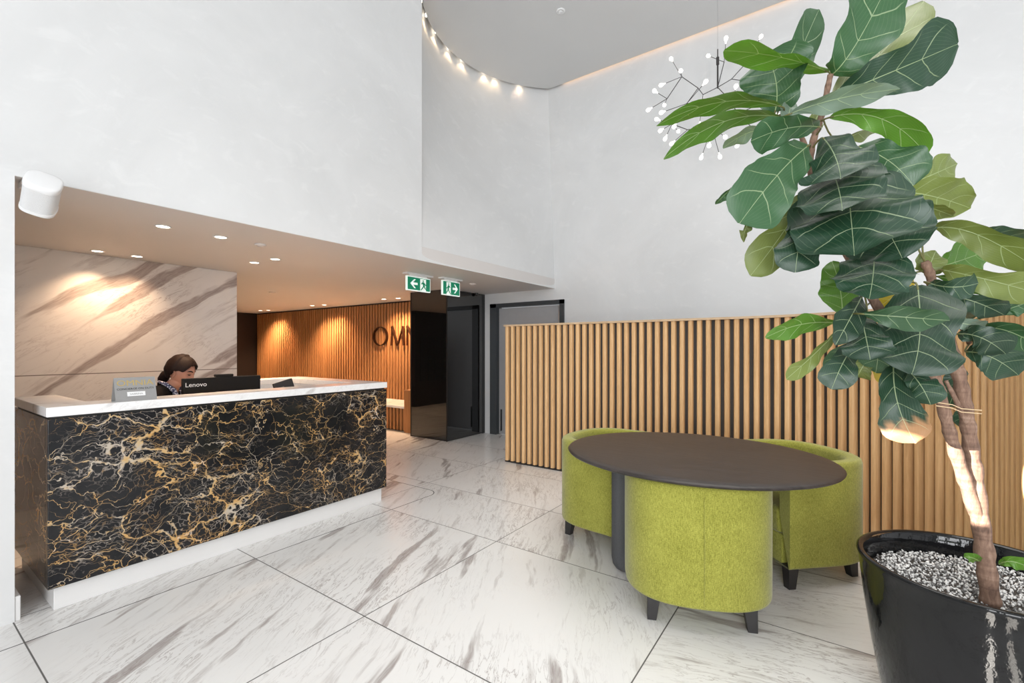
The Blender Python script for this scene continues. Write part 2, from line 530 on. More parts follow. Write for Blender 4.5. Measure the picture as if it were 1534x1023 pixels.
LEAVES = [
((2.067,0.018,2.455),(1.988,-0.043,2.447),(2.097,-0.162,2.775),0.221,20,'f','M',0.10),
((2.143,0.015,2.424),(2.227,-0.130,2.521),(2.463,-0.281,2.838),0.164,-25,'f','O',-0.10),
((2.053,0.004,2.370),(2.045,-0.175,2.399),(2.169,-0.334,2.489),0.206,15,'f','D',0.08),
((2.036,0.028,2.453),(1.799,0.148,2.443),(1.676,0.313,2.447),0.130,58,'f','B',0.12),
((2.016,0.196,2.348),(1.928,0.165,2.405),(1.929,0.215,2.533),0.242,5,'f','M',0.06),
((2.069,0.189,2.376),(2.065,0.143,2.522),(2.233,0.062,2.813),0.132,30,'f','M',0.10),
((1.940,0.165,2.326),(1.670,0.304,2.320),(1.516,0.488,2.181),0.088,50,'l','B',0.08),
((1.914,0.167,2.278),(1.643,0.308,2.248),(1.509,0.463,2.063),0.089,45,'l','B',0.08),
((2.048,0.219,2.303),(1.977,0.286,2.296),(2.031,0.382,2.262),0.081,50,'l','S',0.10),
((1.970,0.053,2.234),(1.768,0.131,2.192),(1.694,0.235,2.129),0.119,30,'f','M',0.12),
((1.997,0.153,2.278),(1.940,0.147,2.294),(2.031,0.140,2.383),0.073,20,'l','S',0.10),
((1.884,0.140,2.269),(1.850,0.015,2.280),(2.004,-0.169,2.313),0.090,35,'l','S',0.12),
((2.135,0.061,2.348),(2.065,0.074,2.298),(2.144,0.083,2.285),0.070,20,'l','O',0.10),
((2.015,0.024,2.278),(1.984,-0.132,2.274),(2.068,-0.243,2.097),0.117,35,'f','B',0.10),
((2.216,-0.019,2.262),(2.266,-0.089,2.297),(2.484,-0.190,2.424),0.083,55,'l','O',0.20),
((1.948,0.084,2.170),(1.738,0.156,2.041),(1.652,0.261,1.853),0.203,10,'f','M',0.08),
((1.748,0.229,1.885),(1.670,0.253,1.858),(1.748,0.263,1.811),0.035,40,'l','O',0.30),
((1.724,0.297,1.996),(1.657,0.305,1.961),(1.714,0.346,1.947),0.035,40,'l','M',0.30),
((1.953,0.042,2.185),(1.786,0.001,2.067),(1.743,-0.008,1.969),0.207,0,'f','D',-0.10),
((2.071,-0.057,2.172),(1.976,-0.146,2.089),(2.003,-0.203,1.984),0.180,-12,'f','M',-0.08),
((1.945,0.019,2.072),(1.755,-0.007,1.943),(1.697,-0.011,1.859),0.253,0,'r','D',-0.06),
((2.000,-0.025,2.049),(1.798,-0.033,1.879),(1.742,-0.041,1.729),0.364,0,'r','D',-0.05),
((2.100,-0.098,1.980),(1.946,-0.139,1.825),(1.931,-0.169,1.737),0.249,0,'r','D',-0.06),
((2.360,-0.258,2.096),(2.358,-0.307,2.113),(2.526,-0.389,2.184),0.122,15,'r','O',0.08),
((2.305,-0.214,2.043),(2.330,-0.302,2.023),(2.529,-0.427,2.000),0.165,10,'r','O',0.10),
((2.258,-0.217,1.989),(2.215,-0.277,1.953),(2.325,-0.347,1.934),0.076,40,'l','O',0.20),
((2.060,0.099,2.031),(1.934,0.139,1.887),(1.895,0.263,1.715),0.137,15,'f','O',0.12),
((1.965,0.094,1.913),(1.815,0.108,1.825),(1.815,0.116,1.703),0.143,10,'f','D',-0.12),
((2.057,-0.105,1.799),(1.879,-0.096,1.683),(1.844,-0.081,1.604),0.218,0,'r','D',-0.06),
((2.164,-0.014,1.580),(2.115,-0.014,1.678),(2.189,0.019,1.786),0.128,10,'r','B',0.08),
((2.032,-0.070,1.633),(1.868,-0.029,1.537),(1.856,0.006,1.459),0.098,25,'l','D',0.14),
((1.904,-0.063,1.562),(1.844,-0.168,1.543),(1.936,-0.281,1.534),0.091,30,'l','M',0.10),
((2.116,-0.225,1.665),(1.959,-0.227,1.476),(1.922,-0.191,1.366),0.230,0,'f2','D',-0.05),
((2.004,-0.066,1.559),(1.863,-0.074,1.485),(1.871,-0.085,1.412),0.144,0,'f','D',-0.08),
((2.038,-0.044,1.452),(1.893,-0.012,1.410),(1.897,0.017,1.310),0.108,15,'f','D',0.12),
((2.109,-0.109,1.529),(2.030,-0.119,1.436),(2.085,-0.110,1.362),0.109,10,'f','M',0.08),
((2.235,-0.185,1.470),(2.149,-0.149,1.416),(2.225,-0.135,1.312),0.081,15,'f','Y',0.08),
((2.290,-0.228,1.724),(2.218,-0.196,1.655),(2.260,-0.115,1.597),0.088,25,'f','Y',0.10),
((2.070,-0.158,1.395),(1.922,-0.140,1.264),(1.982,-0.207,1.140),0.132,5,'f','DT',0.10),
((2.043,-0.189,1.380),(1.939,-0.216,1.343),(1.982,-0.243,1.268),0.105,10,'f','D',-0.10),
((2.027,0.006,1.539),(1.812,0.103,1.548),(1.746,0.197,1.483),0.089,40,'l','B',0.12),
((2.049,0.010,1.501),(1.893,0.075,1.414),(1.878,0.148,1.340),0.073,45,'f','O',0.20),
((2.121,-0.093,1.416),(2.043,-0.069,1.382),(2.121,-0.058,1.342),0.078,10,'f','O',0.10),
((2.435,-0.329,1.767),(2.439,-0.387,1.783),(2.637,-0.511,1.850),0.137,10,'r','B',0.06),
((2.310,-0.290,1.895),(2.209,-0.373,1.890),(2.335,-0.569,1.708),0.119,25,'f','O',0.15),
((2.581,-0.467,1.905),(2.551,-0.511,1.896),(2.772,-0.703,1.850),0.139,25,'f','D',0.10),
((2.273,-0.307,1.734),(2.162,-0.376,1.694),(2.295,-0.582,1.619),0.121,25,'f','O',0.15),
((2.318,-0.302,1.716),(2.276,-0.398,1.678),(2.389,-0.507,1.649),0.088,40,'l','B',0.15),
((2.323,-0.275,1.724),(2.261,-0.274,1.755),(2.369,-0.305,1.819),0.093,15,'r','O',0.08),
((2.167,-0.262,1.677),(2.079,-0.310,1.636),(2.155,-0.383,1.666),0.089,25,'f','D',0.14),
((2.262,-0.327,1.635),(2.186,-0.375,1.620),(2.291,-0.472,1.563),0.092,25,'f','D',0.14),
((2.365,-0.472,1.577),(2.261,-0.481,1.584),(2.384,-0.604,1.637),0.078,45,'l','M',0.15),
((2.270,-0.339,1.544),(2.216,-0.366,1.533),(2.334,-0.429,1.520),0.065,20,'f','S',0.10),
((2.282,-0.354,1.500),(2.187,-0.395,1.504),(2.265,-0.470,1.429),0.112,20,'f','D',-0.10),
((2.385,-0.431,1.516),(2.272,-0.462,1.542),(2.378,-0.595,1.434),0.103,30,'f','M',0.15),
((2.326,-0.383,1.435),(2.248,-0.429,1.440),(2.348,-0.518,1.354),0.133,10,'f','D',0.10),
((2.468,-0.376,1.380),(2.435,-0.381,1.321),(2.535,-0.366,1.216),0.106,10,'f','D',0.10),
((2.517,-0.410,1.242),(2.466,-0.408,1.209),(2.563,-0.406,1.125),0.069,10,'f','D',0.10),
((2.336,-0.294,1.407),(2.276,-0.277,1.363),(2.369,-0.271,1.278),0.086,10,'f','M',0.10),
((2.158,-0.075,1.452),(2.065,-0.030,1.463),(2.107,0.031,1.352),0.085,10,'f','M',0.10),
((2.175,-0.168,1.550),(2.130,-0.192,1.547),(2.243,-0.231,1.502),0.097,10,'f','D',0.10),
((2.354,-0.318,1.616),(2.328,-0.351,1.609),(2.467,-0.410,1.555),0.102,10,'f','D',0.10),
((2.326,-0.417,0.680),(2.203,-0.382,0.736),(2.237,-0.361,0.717),0.043,30,'l','B',0.10),
((2.423,-0.485,0.652),(2.331,-0.494,0.723),(2.447,-0.590,0.642),0.053,25,'l','B',0.10)]
STEM_A = [(2.327,-0.445,0.537),(2.326,-0.434,0.666),(2.322,-0.420,0.807),(2.316,-0.404,0.973),(2.312,-0.389,1.116),(2.311,-0.378,1.223),(2.305,-0.362,1.331),(2.298,-0.343,1.428),(2.289,-0.313,1.550),(2.279,-0.290,1.648),(2.276,-0.277,1.723),(2.264,-0.261,1.767)]
STEM_B = [(2.324,-0.424,0.783),(2.297,-0.385,0.926),(2.269,-0.346,1.070),(2.257,-0.319,1.189),(2.245,-0.295,1.308),(2.245,-0.268,1.384),(2.218,-0.194,1.477),(2.178,-0.121,1.601),(2.127,-0.040,1.775),(2.074,0.035,1.973),(2.038,0.077,2.090),(2.022,0.083,2.153),(2.031,0.071,2.226),(2.046,0.048,2.307),(2.056,0.034,2.386),(2.052,0.022,2.449)]
STEM_C = [(2.308,-0.383,1.164),(2.290,-0.349,1.259),(2.276,-0.320,1.331)]
STEM_D = [(2.022,0.083,2.153),(2.014,0.111,2.231),(1.997,0.136,2.280),(1.986,0.169,2.322)]
STEM_E = [(2.279,-0.290,1.648),(2.314,-0.349,1.575),(2.331,-0.391,1.465)]
STEM_G = [(2.245,-0.268,1.384),(2.169,-0.177,1.464),(2.093,-0.088,1.553)]
CH_HUB = (5.476,1.084,4.326)
CH_BULBS = [(5.348,1.543,4.723),(5.078,1.371,4.402),(5.214,1.595,4.408),(5.007,1.611,4.228),(5.169,1.728,4.154),(4.965,1.115,4.134),(5.680,1.212,4.820),(5.398,0.987,4.751),(5.919,1.012,4.861),(5.836,0.713,4.920),(5.152,0.850,4.092),(5.009,0.984,3.971),(5.264,0.830,3.977),(4.974,1.172,3.947),(4.932,1.509,3.954),(5.263,1.665,4.045),(5.163,1.597,3.877),(4.921,1.387,3.777),(5.311,1.597,3.859),(5.196,1.482,3.723),(5.550,1.536,3.999),(5.016,1.182,3.690),(5.339,1.140,3.669),(5.530,1.078,3.604),(5.546,1.263,3.645),(5.215,0.969,3.657),(5.699,0.907,3.740),(5.741,1.334,4.105),(5.421,1.649,4.284),(6.049,0.688,4.678),(5.646,0.566,4.192),(5.988,0.568,4.090),(5.641,0.642,3.792),(5.894,0.769,3.794),(5.426,0.739,4.594),(5.865,0.603,4.721)]
CH_JOINTS = [(5.226,1.231,4.250),(5.248,1.408,4.443),(5.113,1.321,4.061),(5.154,1.541,4.200),(5.467,1.236,4.289),(5.652,0.974,4.463),(5.518,1.026,4.605),(5.395,0.922,4.070),(5.601,0.908,4.029),(5.440,1.136,3.885),(5.284,1.357,3.858),(5.267,1.520,3.960),(5.807,0.824,4.458),(5.736,0.716,4.137),(5.739,0.781,3.904),(5.663,0.819,4.605)]


# ------------------------------------------------------------------ mesh helper


class MB:
    def __init__(self):
        self.bm = bmesh.new()

    def box(self, lo, hi, bevel=0.0, seg=1, mat4=None):
        lo, hi = Vector(lo), Vector(hi)
        r = bmesh.ops.create_cube(self.bm, size=1.0)
        vs_ = r['verts']
        for v in vs_:
            v.co = Vector((lo[i] + (v.co[i] + 0.5) * (hi[i] - lo[i]) for i in range(3)))
        if bevel:
            es = list({e for v in vs_ for e in v.link_edges})
            r = bmesh.ops.bevel(self.bm, geom=es, offset=bevel, segments=seg, affect='EDGES', profile=0.5)
            vs_ = list({v for f in r['faces'] for v in f.verts} | {v for v in vs_ if v.is_valid})
        if mat4 is not None:
            for v in vs_:
                v.co = mat4 @ v.co
        return self

    def face(self, pts):
        self.bm.faces.new([self.bm.verts.new(p) for p in pts])
        return self

    def prism(self, poly, z0, z1, mat4=None, cap=True):
        """poly in xy pulled from z0 to z1"""
        a = [self.bm.verts.new((x, y, z0)) for x, y in poly]
        b = [self.bm.verts.new((x, y, z1)) for x, y in poly]
        n = len(poly)
        for i in range(n):
            self.bm.faces.new((a[i], a[(i + 1) % n], b[(i + 1) % n], b[i]))
        if cap:
            self.bm.faces.new(a[::-1])
            self.bm.faces.new(b)
        if mat4 is not None:
            for v in a + b:
                v.co = mat4 @ v.co
        return self

    def tube(self, pts, rad, n=8, cap=True):
        pts = [Vector(p) for p in pts]
        rad = rad if isinstance(rad, (list, tuple)) else [rad] * len(pts)
        rings = []
        up = Vector((0.13, 0.37, 0.92))
        for i, p in enumerate(pts):
            t = (pts[min(i + 1, len(pts) - 1)] - pts[max(i - 1, 0)]).normalized()
            s = t.cross(up)
            if s.length < 1e-4:
                s = t.cross(Vector((1, 0, 0)))
            s.normalize()
            q = s.cross(t)
            rings.append([self.bm.verts.new(p + rad[i] * (s * math.cos(k * 2 * PI / n) + q * math.sin(k * 2 * PI / n)))
                          for k in range(n)])
        for a, b in zip(rings, rings[1:]):
            for k in range(n):
                self.bm.faces.new((a[k], a[(k + 1) % n], b[(k + 1) % n], b[k]))
        if cap:
            self.bm.faces.new(rings[0][::-1])
            self.bm.faces.new(rings[-1])
        return self

    def lathe(self, prof, n=48, c=(0, 0, 0), sx=1.0, sy=1.0, mat4=None, closed=False):
        """prof: (r, z) list, turned about z"""
        c = Vector(c)
        rings = []
        new = []
        for r, z in prof:
            if r < 1e-6:
                v = [self.bm.verts.new(c + Vector((0, 0, z)))]
            else:
                v = [self.bm.verts.new(c + Vector((r * sx * math.cos(k * 2 * PI / n), r * sy * math.sin(k * 2 * PI / n), z)))
                     for k in range(n)]
            rings.append(v)
            new += v
        pairs = list(zip(rings, rings[1:]))
        if closed:
            pairs.append((rings[-1], rings[0]))
        for a, b in pairs:
            for k in range(n):
                k2 = (k + 1) % n
                if len(a) == 1 and len(b) == 1:
                    continue
                if len(a) == 1:
                    self.bm.faces.new((a[0], b[k2], b[k]))
                elif len(b) == 1:
                    self.bm.faces.new((a[k], a[k2], b[0]))
                else:
                    self.bm.faces.new((a[k], a[k2], b[k2], b[k]))
        if mat4 is not None:
            for v in new:
                v.co = mat4 @ v.co
        return self

    def build(self, name, mat, parent=None, smooth=False, angle=None, bevel=None):
        bmesh.ops.recalc_face_normals(self.bm, faces=self.bm.faces)
        me = bpy.data.meshes.new(name)
        self.bm.to_mesh(me)
        self.bm.free()
        return link_mesh(name, me, mat, parent, smooth, angle, bevel)


def link_mesh(name, me, mat, parent=None, smooth=False, angle=None, bevel=None):
    o = bpy.data.objects.new(name, me)
    COL.objects.link(o)
    if mat:
        me.materials.append(M[mat])
    if smooth or angle:
        me.shade_smooth()
        if angle:
            me.set_sharp_from_angle(angle=R(angle))
    if bevel:
        b = o.modifiers.new('bevel', 'BEVEL')
        b.width = bevel
        b.segments = 2
        b.limit_method = 'ANGLE'
        b.angle_limit = R(40)
    if parent:
        o.parent = parent
        if parent.type == 'EMPTY':
            o.matrix_parent_inverse = Matrix.Translation(parent.location).inverted()
    return o


def tag(o, label=None, cat=None, group=None, kind=None):
    for k, v in (('label', label), ('category', cat), ('group', group), ('kind', kind)):
        if v:
            o[k] = v
    return o


def thing(name, label, cat, loc=(0, 0, 0), group=None, kind=None):
    o = bpy.data.objects.new(name, None)
    o.empty_display_size = 0.1
    o.location = loc
    COL.objects.link(o)
    return tag(o, label, cat, group, kind)


def copy_thing(o, loc, rotz=0.0):
    """a copy of a thing with copies of its parts and sub-parts"""
    c = o.copy()
    COL.objects.link(c)
    c.location = loc
    c.rotation_euler = (0, 0, rotz)

    def kids(src, dst):
        for ch in list(src.children):
            d = ch.copy()
            COL.objects.link(d)
            d.parent = dst
            kids(ch, d)
    kids(o, c)
    return c


def text(name, s, size, depth, mat, parent, origin, right, up, sx=1.0, center=True):
    """lettering as a thin solid; origin is the middle of the line, its base"""
    cu = bpy.data.curves.new(name, 'FONT')
    cu.body = s
    cu.size = size
    cu.extrude = depth
    cu.align_x = 'CENTER' if center else 'LEFT'
    cu.resolution_u = 3
    tmp = bpy.data.objects.new(name + '_curve', cu)
    COL.objects.link(tmp)
    dg = bpy.context.evaluated_depsgraph_get()
    me = bpy.data.meshes.new_from_object(tmp.evaluated_get(dg))
    bpy.data.objects.remove(tmp)
    bpy.data.curves.remove(cu)
    r, u = Vector(right).normalized(), Vector(up).normalized()
    n = r.cross(u)
    m4 = Matrix(((r.x * sx, u.x, n.x, origin[0]), (r.y * sx, u.y, n.y, origin[1]), (r.z * sx, u.z, n.z, origin[2]), (0, 0, 0, 1)))
    me.transform(m4)
    me.materials.clear()
    me.name = name
    return link_mesh(name, me, mat, parent)


def plate(polys, depth, name, mat, parent, origin, right, up):
    """flat cut-out shapes (polygons in the plane of right, up) with a little thickness"""
    r, u = Vector(right).normalized(), Vector(up).normalized()
    n = r.cross(u)
    m4 = Matrix(((r.x, u.x, n.x, origin[0]), (r.y, u.y, n.y, origin[1]), (r.z, u.z, n.z, origin[2]), (0, 0, 0, 1)))
    b = MB()
    for p in polys:
        b.prism(p, 0, depth, m4)
    return b.build(name, mat, parent)


def struct(o, **kw):
    o['kind'] = 'structure'
    return o


def bez(a, k, b, t):
    return a * (1 - t) ** 2 + k * 2 * t * (1 - t) + b * t ** 2


# ------------------------------------------------------------------ the setting
YB, XR, ZS, ZC = 3.556, 6.18, 2.36, 5.43      # bulkhead plane, side wall plane, lower and upper ceiling

b = MB()
b.box((-4.2, -5.2, -0.08), (8.2, 13.2, 0.0))
struct(b.build('floor', 'floor'))

# upper plain wall over the desk and down to the floor beside it
b = MB()
b.prism([(-4.0, 0), (0.48, 0), (0.48, ZS + 0.002), (3.405, ZS + 0.002), (3.405, 5.75), (-4.0, 5.75)], 0, 0.16,
        Matrix(((1, 0, 0, 0), (0, 0, 1, YB), (0, 1, 0, 0), (0, 0, 0, 1))))
struct(b.build('wall_front', 'plaster'))


def arc_pts(n, grow=0.0):
    a, c = Vector((3.405, YB)), Vector((XR, YB))
    sag = 0.70
    half = (c.x - a.x) / 2
    rad = (half ** 2 + sag ** 2) / (2 * sag)
    cen = Vector(((a.x + c.x) / 2, YB + sag - rad))
    th = math.asin(half / rad)
    return [(cen.x + (rad + grow) * math.sin(-th + 2 * th * i / n), cen.y + (rad + grow) * math.cos(-th + 2 * th * i / n)) for i in range(n + 1)]


# wall that starts straight at the lower ceiling and swells into an arc at the top
b = MB()
ND, NZ = 64, 40
raw = arc_pts(400, 0.07)
raw = [q for q in raw if 3.405 <= q[0] <= XR]
top = [raw[round(i * (len(raw) - 1) / ND)] for i in range(ND + 1)]
top[0], top[-1] = (3.405, top[0][1]), (XR, top[-1][1])
grid = []
for j in range(NZ + 1):
    z = ZS + 0.002 + (5.75 - ZS - 0.002) * j / NZ
    f = min(1.0, (z - ZS) / (ZC - ZS))
    grid.append([b.bm.verts.new((p[0], YB + (p[1] - YB) * f, z)) for p in top])
back = [[b.bm.verts.new((p[0], YB + 0.95, z)) for p in (top[0], top[-1])] for z in (ZS + 0.002, 5.75)]
for j in range(NZ):
    for i in range(ND):
        b.bm.faces.new((grid[j][i], grid[j][i + 1], grid[j + 1][i + 1], grid[j + 1][i]))
b.bm.faces.new([back[0][0]] + grid[0] + [back[0][1]])
b.bm.faces.new([back[1][1]] + grid[-1][::-1] + [back[1][0]])
b.bm.faces.new((back[0][1], back[1][1], back[1][0], back[0][0]))
struct(b.build('wall_curved', 'plaster', angle=35))

# tall side wall with the door opening
b = MB()
DY0, DY1, DZ = 3.385, 4.80, 2.185
m4 = Matrix(((0, 0, 1, XR), (1, 0, 0, 0), (0, 1, 0, 0), (0, 0, 0, 1)))
b.prism([(-5.2, 0), (DY0, 0), (DY0, DZ), (DY1, DZ), (DY1, 0), (13.2, 0), (13.2, 5.75), (-5.2, 5.75)], 0, 0.18, m4)
struct(b.build('wall_right', 'plaster'))

# upper ceiling, held clear of the curved wall and the side wall by a light slot
b = MB()
arc = [(p[0], p[1]) for p in arc_pts(64, 0.0)]
poly = [(-4.0, -5.2), (XR - 0.05, -5.2), (XR - 0.05, YB)] + [(min(p[0], XR - 0.05), p[1]) for p in arc[::-1]] + [(-4.0, YB)]
pp = []
for p in poly:
    if not pp or (Vector(p) - Vector(pp[-1])).length > 1e-4:
        pp.append(p)
b.prism(pp, ZC, ZC + 0.07)
struct(b.build('ceiling', 'ceiling'))
b = MB()
b.box((-4.2, -5.4, 5.75), (XR + 0.2, YB + 1.0, 5.83))
struct(b.build('ceiling', 'ceiling'))

# lower ceiling over the reception zone
b = MB()
b.box((-1.2, YB + 0.003, ZS), (XR, 13.2, ZS + 0.15))
struct(b.build('ceiling', 'soffit'))

# marble wall behind the desk
b = MB()
b.box((-1.2, 5.93, 0), (2.645, 6.06, ZS), 0.004)
struct(b.build('wall_back', 'wallmarble'))
b = MB()
b.box((-1.35, YB + 0.16, 0), (-1.2, 13.2, ZS))
struct(b.build('wall_left', 'plaster'))
b = MB()
b.box((-1.2, 12.6, 0), (XR, 12.75, ZS))
struct(b.build('wall_end', 'brown'))

# glazed sides behind the camera: posts and rails of the shop front
b = MB()
for x in (-4.0, -2.55, -1.1, 0.35, 1.8, 3.25, 4.7, 6.1):
    b.box((x - 0.06, -4.68, 0), (x + 0.06, -4.58, 5.43))
for z in (0.0, 2.5, 5.3):
    b.box((-4.0, -4.68, z), (6.18, -4.58, z + 0.12))
struct(b.build('window_1', 'frame'))
b = MB()
for y in (-4.6, -3.0, -1.4, 0.2, 1.8, 3.45):
    b.box((-3.68, y - 0.06, 0), (-3.58, y + 0.06, 5.43))
for z in (0.0, 2.5, 5.3):
    b.box((-3.68, -4.6, z), (-3.58, 3.5, z + 0.12))
struct(b.build('window_2', 'frame'))

b = MB()
b.box((0.4795, YB + 0.006, 0), (0.503, YB + 0.16, 0.13), 0.003)
struct(b.build('baseboard_left', 'plinth'))

# door in the side wall
d = thing('door_1', 'grey door in a charcoal frame behind the slatted screen', 'door', (XR, 4.09, 0), kind='structure')
b = MB()
fw = 0.10
b.box((XR - 0.025, DY0, 0), (XR + 0.14, DY0 + fw * 0.75, DZ))
b.box((XR - 0.025, DY1 - fw * 1.3, 0), (XR + 0.14, DY1, DZ))
b.box((XR - 0.025, DY0, DZ - fw * 0.62), (XR + 0.14, DY1, DZ))
b.build('door_frame', 'frame', d)
b = MB()
b.box((XR + 0.045, DY0 + 0.09, 0.012), (XR + 0.09, DY1 - 0.14, DZ - 0.075), 0.003)
leaf = b.build('door_leaf', 'door', d)
b = MB()
b.box((XR + 0.03, DY0 + 0.10, 0.012), (XR + 0.047, DY0 + 0.125, DZ - 0.08))
b.build('edge_strip', 'silver', leaf)
b = MB()
b.box((XR + 0.02, DY1 - 0.205, 0.06), (XR + 0.05, DY1 - 0.185, 0.42), 0.004)
b.build('floor_bolt', 'edge', leaf)

# ------------------------------------------------------------------ rear slatted wall, bench, black glass column
w = thing('wall_slatted', 'tall warm timber slat wall behind the reception desk carrying metal letters', 'wall', (6.1, 9.2, 0), kind='structure')
b = MB()
y = 5.80
while y < 12.55:
    b.box((6.085, y, 0.03), (6.13, y + 0.046, ZS - 0.03), 0.006)
    y += 0.088
b.build('slat_panel', 'oak_warmlit', w)
b = MB()
b.box((6.13, 5.74, 0), (6.179, 12.6, ZS))
b.build('backing_panel', 'cavity', w)

t = thing('letter_sign', 'dark metal capital letters standing off the warm slat wall', 'sign', (6.05, 7.0, 1.5))
LH = 0.375


def stroke(p, q, wd):
    p, q = Vector(p), Vector(q)
    n = (q - p).normalized()
    n = Vector((-n.y, n.x)) * wd / 2
    return [tuple(p + n), tuple(p - n), tuple(q - n), tuple(q + n)]


def o_ring(cx, cy, rx, ry, w1, n=40):
    quads = []
    for i in range(n):
        a, c = 2 * PI * i / n, 2 * PI * (i + 1) / n
        wi = 0.45 + 0.55 * abs(math.cos((a + c) / 2))
        P = lambda th, s: (cx + (rx - s) * math.cos(th), cy + (ry - s * 0.8) * math.sin(th))
        quads.append([P(a, 0), P(a, w1 * wi), P(c, w1 * wi), P(c, 0)])
    return quads


T1, T2 = 0.018, 0.045
glyphs = {
    'O': o_ring(0.23, LH / 2, 0.225, LH / 2 + 0.006, T2),
    'M': [stroke((0.01, 0), (0.03, LH), T1), stroke((0.03, LH), (0.19, 0.0), T2), stroke((0.19, 0.0), (0.35, LH), T1),
          stroke((0.35, LH), (0.37, 0), T2)],
    'N': [stroke((0.01, 0), (0.01, LH), T1), stroke((0.01, LH), (0.29, 0), T2), stroke((0.29, LH), (0.29, 0), T1)],
    'I': [stroke((0.02, 0), (0.02, LH), T2)],
    'A': [stroke((0.0, 0), (0.15, LH), T1), stroke((0.15, LH), (0.30, 0), T2), stroke((0.07, 0.11), (0.24, 0.11), T1)],
}
for g, yy in zip('OMNIA', (7.74, 7.19, 6.74, 6.38, 6.28)):
    plate(glyphs[g], 0.03, 'letter', 'bronze', t, (6.075, yy, 1.495), (0, -1, 0), (0, 0, 1))

t = thing('slatted_bench', 'low slatted timber bench with a pale top beyond the desk corner', 'bench', (5.75, 7.0, 0))
b = MB()
b.box((5.42, 6.08, 0.40), (6.084, 8.6, 0.445), 0.006)
b.build('seat_top', 'counter', t)
b = MB()
y = 6.085
while y < 8.56:
    b.box((5.43, y, 0.02), (5.475, y + 0.046, 0.398), 0.005)
    y += 0.088
b.build('slat_panel', 'oak_warmlit', t)
b = MB()
b.box((5.475, 6.08, 0), (6.08, 8.6, 0.398))
b.build('bench_body', 'cavity', t)
b = MB()
b.box((5.40, 5.752, 0), (5.80, 6.075, 0.73), 0.004)
b.build('end_panel', 'oak_warmlit', t)

t = thing('wall_mirrored', 'black glass clad column between the slat wall and the grey door', 'column', (5.7, 5.33, 0), kind='structure')
b = MB()
b.box((5.262, 4.942, 0), (6.178, 5.738, ZS - 0.001))
b.build('core', 'cavity', t)
b = MB()
b.box((5.25, 4.945, 0.012), (5.2615, 5.738, ZS - 0.004))
b.build('glass_panel', 'mirror', t)
b = MB()
b.box((5.255, 4.93, 0.012), (6.11, 4.9415, ZS - 0.004))
b.build('glass_panel', 'mirror', t)
b = MB()
b.box((6.11, 4.925, 0.0), (6.178, 4.9415, ZS - 0.002))
b.box((5.246, 4.926, 0.0), (5.256, 4.946, ZS - 0.002))
b.box((5.246, 5.73, 0.0), (5.262, 5.745, ZS - 0.002))
b.build('corner_bead', 'edge', t)
b = MB()
b.lathe([(0, -0.05), (0.022, -0.045), (0.03, -0.02), (0.03, 0.0)], 20, (5.92, 4.895, ZS - 0.002))
o = b.build('camera_dome', 'edge', t, smooth=True)

# bank of letterboxes round the corner behind the marble wall (met in the black glass)
t = thing('letterbox_bank', 'dark bank of letterboxes with small locks mirrored in the black glass', 'letterboxes', (1.2, 8.6, 0))
b = MB()
b.box((-1.19, 8.45, 0), (2.64, 8.75, ZS - 0.002))
b.build('body', 'brown', t)
b = MB()
for r_ in range(7):
    for k in range(13):
        x0_, z0_ = -0.9 + k * 0.26, 0.62 + r_ * 0.16
        b.box((x0_, 8.436, z0_), (x0_ + 0.25, 8.4495, z0_ + 0.15), 0.002)
        b.box((x0_ + 0.11, 8.428, z0_ + 0.06), (x0_ + 0.14, 8.4358, z0_ + 0.085))
b.build('door_panels', 'edge', t)

# ------------------------------------------------------------------ reception desk
DX0, DX1, DF, HT = 0.59, 2.905, 3.50, 1.125
t = thing('reception_desk', 'black and gold veined marble reception desk with a white counter top', 'reception desk', (1.75, 4.2, 0))
b = MB()   # U-shaped counter ledge
zt, zb = HT, HT - 0.053
L_, R_, BK, FW = DX0 + 0.21, DX1 - 0.22, 5.02, DF + 0.24
outer = [(DX0, DF), (DX1, DF), (DX1, BK), (2.30, BK), (2.30, BK - 0.2), (R_, BK - 0.2), (R_, FW), (L_, FW), (L_, 4.43), (DX0, 4.43)]
b.prism(outer, zb, zt)
b.build('counter_top', 'counter', t, bevel=0.004)
b = MB()
b.box((DX0 + 0.02, DF + 0.02, zb - 0.012), (DX1 - 0.02, FW - 0.03, zb))
b.box((DX0 + 0.02, FW - 0.03, zb - 0.012), (L_ - 0.02, 4.41, zb))
b.build('shadow_gap', 'edge', t)
b = MB()
b.box((DX0 + 0.006, DF + 0.004, 0.131), (DX1 - 0.006, DF + 0.06, zb - 0.012))
b.build('front_panel', 'portoro', t, bevel=0.003)
b = MB()
b.box((DX0 + 0.006, DF + 0.0605, 0.131), (DX0 + 0.06, 4.42, zb - 0.012))
b.build('side_panel', 'portoro', t, bevel=0.003)
b = MB()
b.box((DX1 - 0.06, DF + 0.0605, 0.131), (DX1 - 0.006, BK - 0.01, zb))
b.build('side_panel', 'portoro', t, bevel=0.003)
b = MB()
b.box((DX0 + 0.035, DF + 0.035, 0), (DX1 - 0.04, DF + 0.10, 0.131))
b.box((DX0 + 0.035, DF + 0.1002, 0), (DX0 + 0.09, 4.39, 0.131))
b.box((DX1 - 0.09, DF + 0.1002, 0), (DX1 - 0.04, BK - 0.03, 0.131))
b.build('plinth', 'plinth', t, bevel=0.003)
b = MB()
b.box((L_ - 0.03, FW - 0.03, 0.70), (R_ + 0.0, 4.15, 0.74), 0.004)
b.build('work_surface', 'counter', t)
b = MB()   # marble facing on the staff side
b.box((L_ - 0.02, FW - 0.03, 0.741), (R_ + 0.0, FW - 0.005, zb))
b.box((R_ + 0.005, FW - 0.004, 0.131), (R_ + 0.03, BK - 0.2, zb))
b.box((2.32, BK - 0.195, 0.131), (DX1 - 0.07, BK - 0.17, zb))
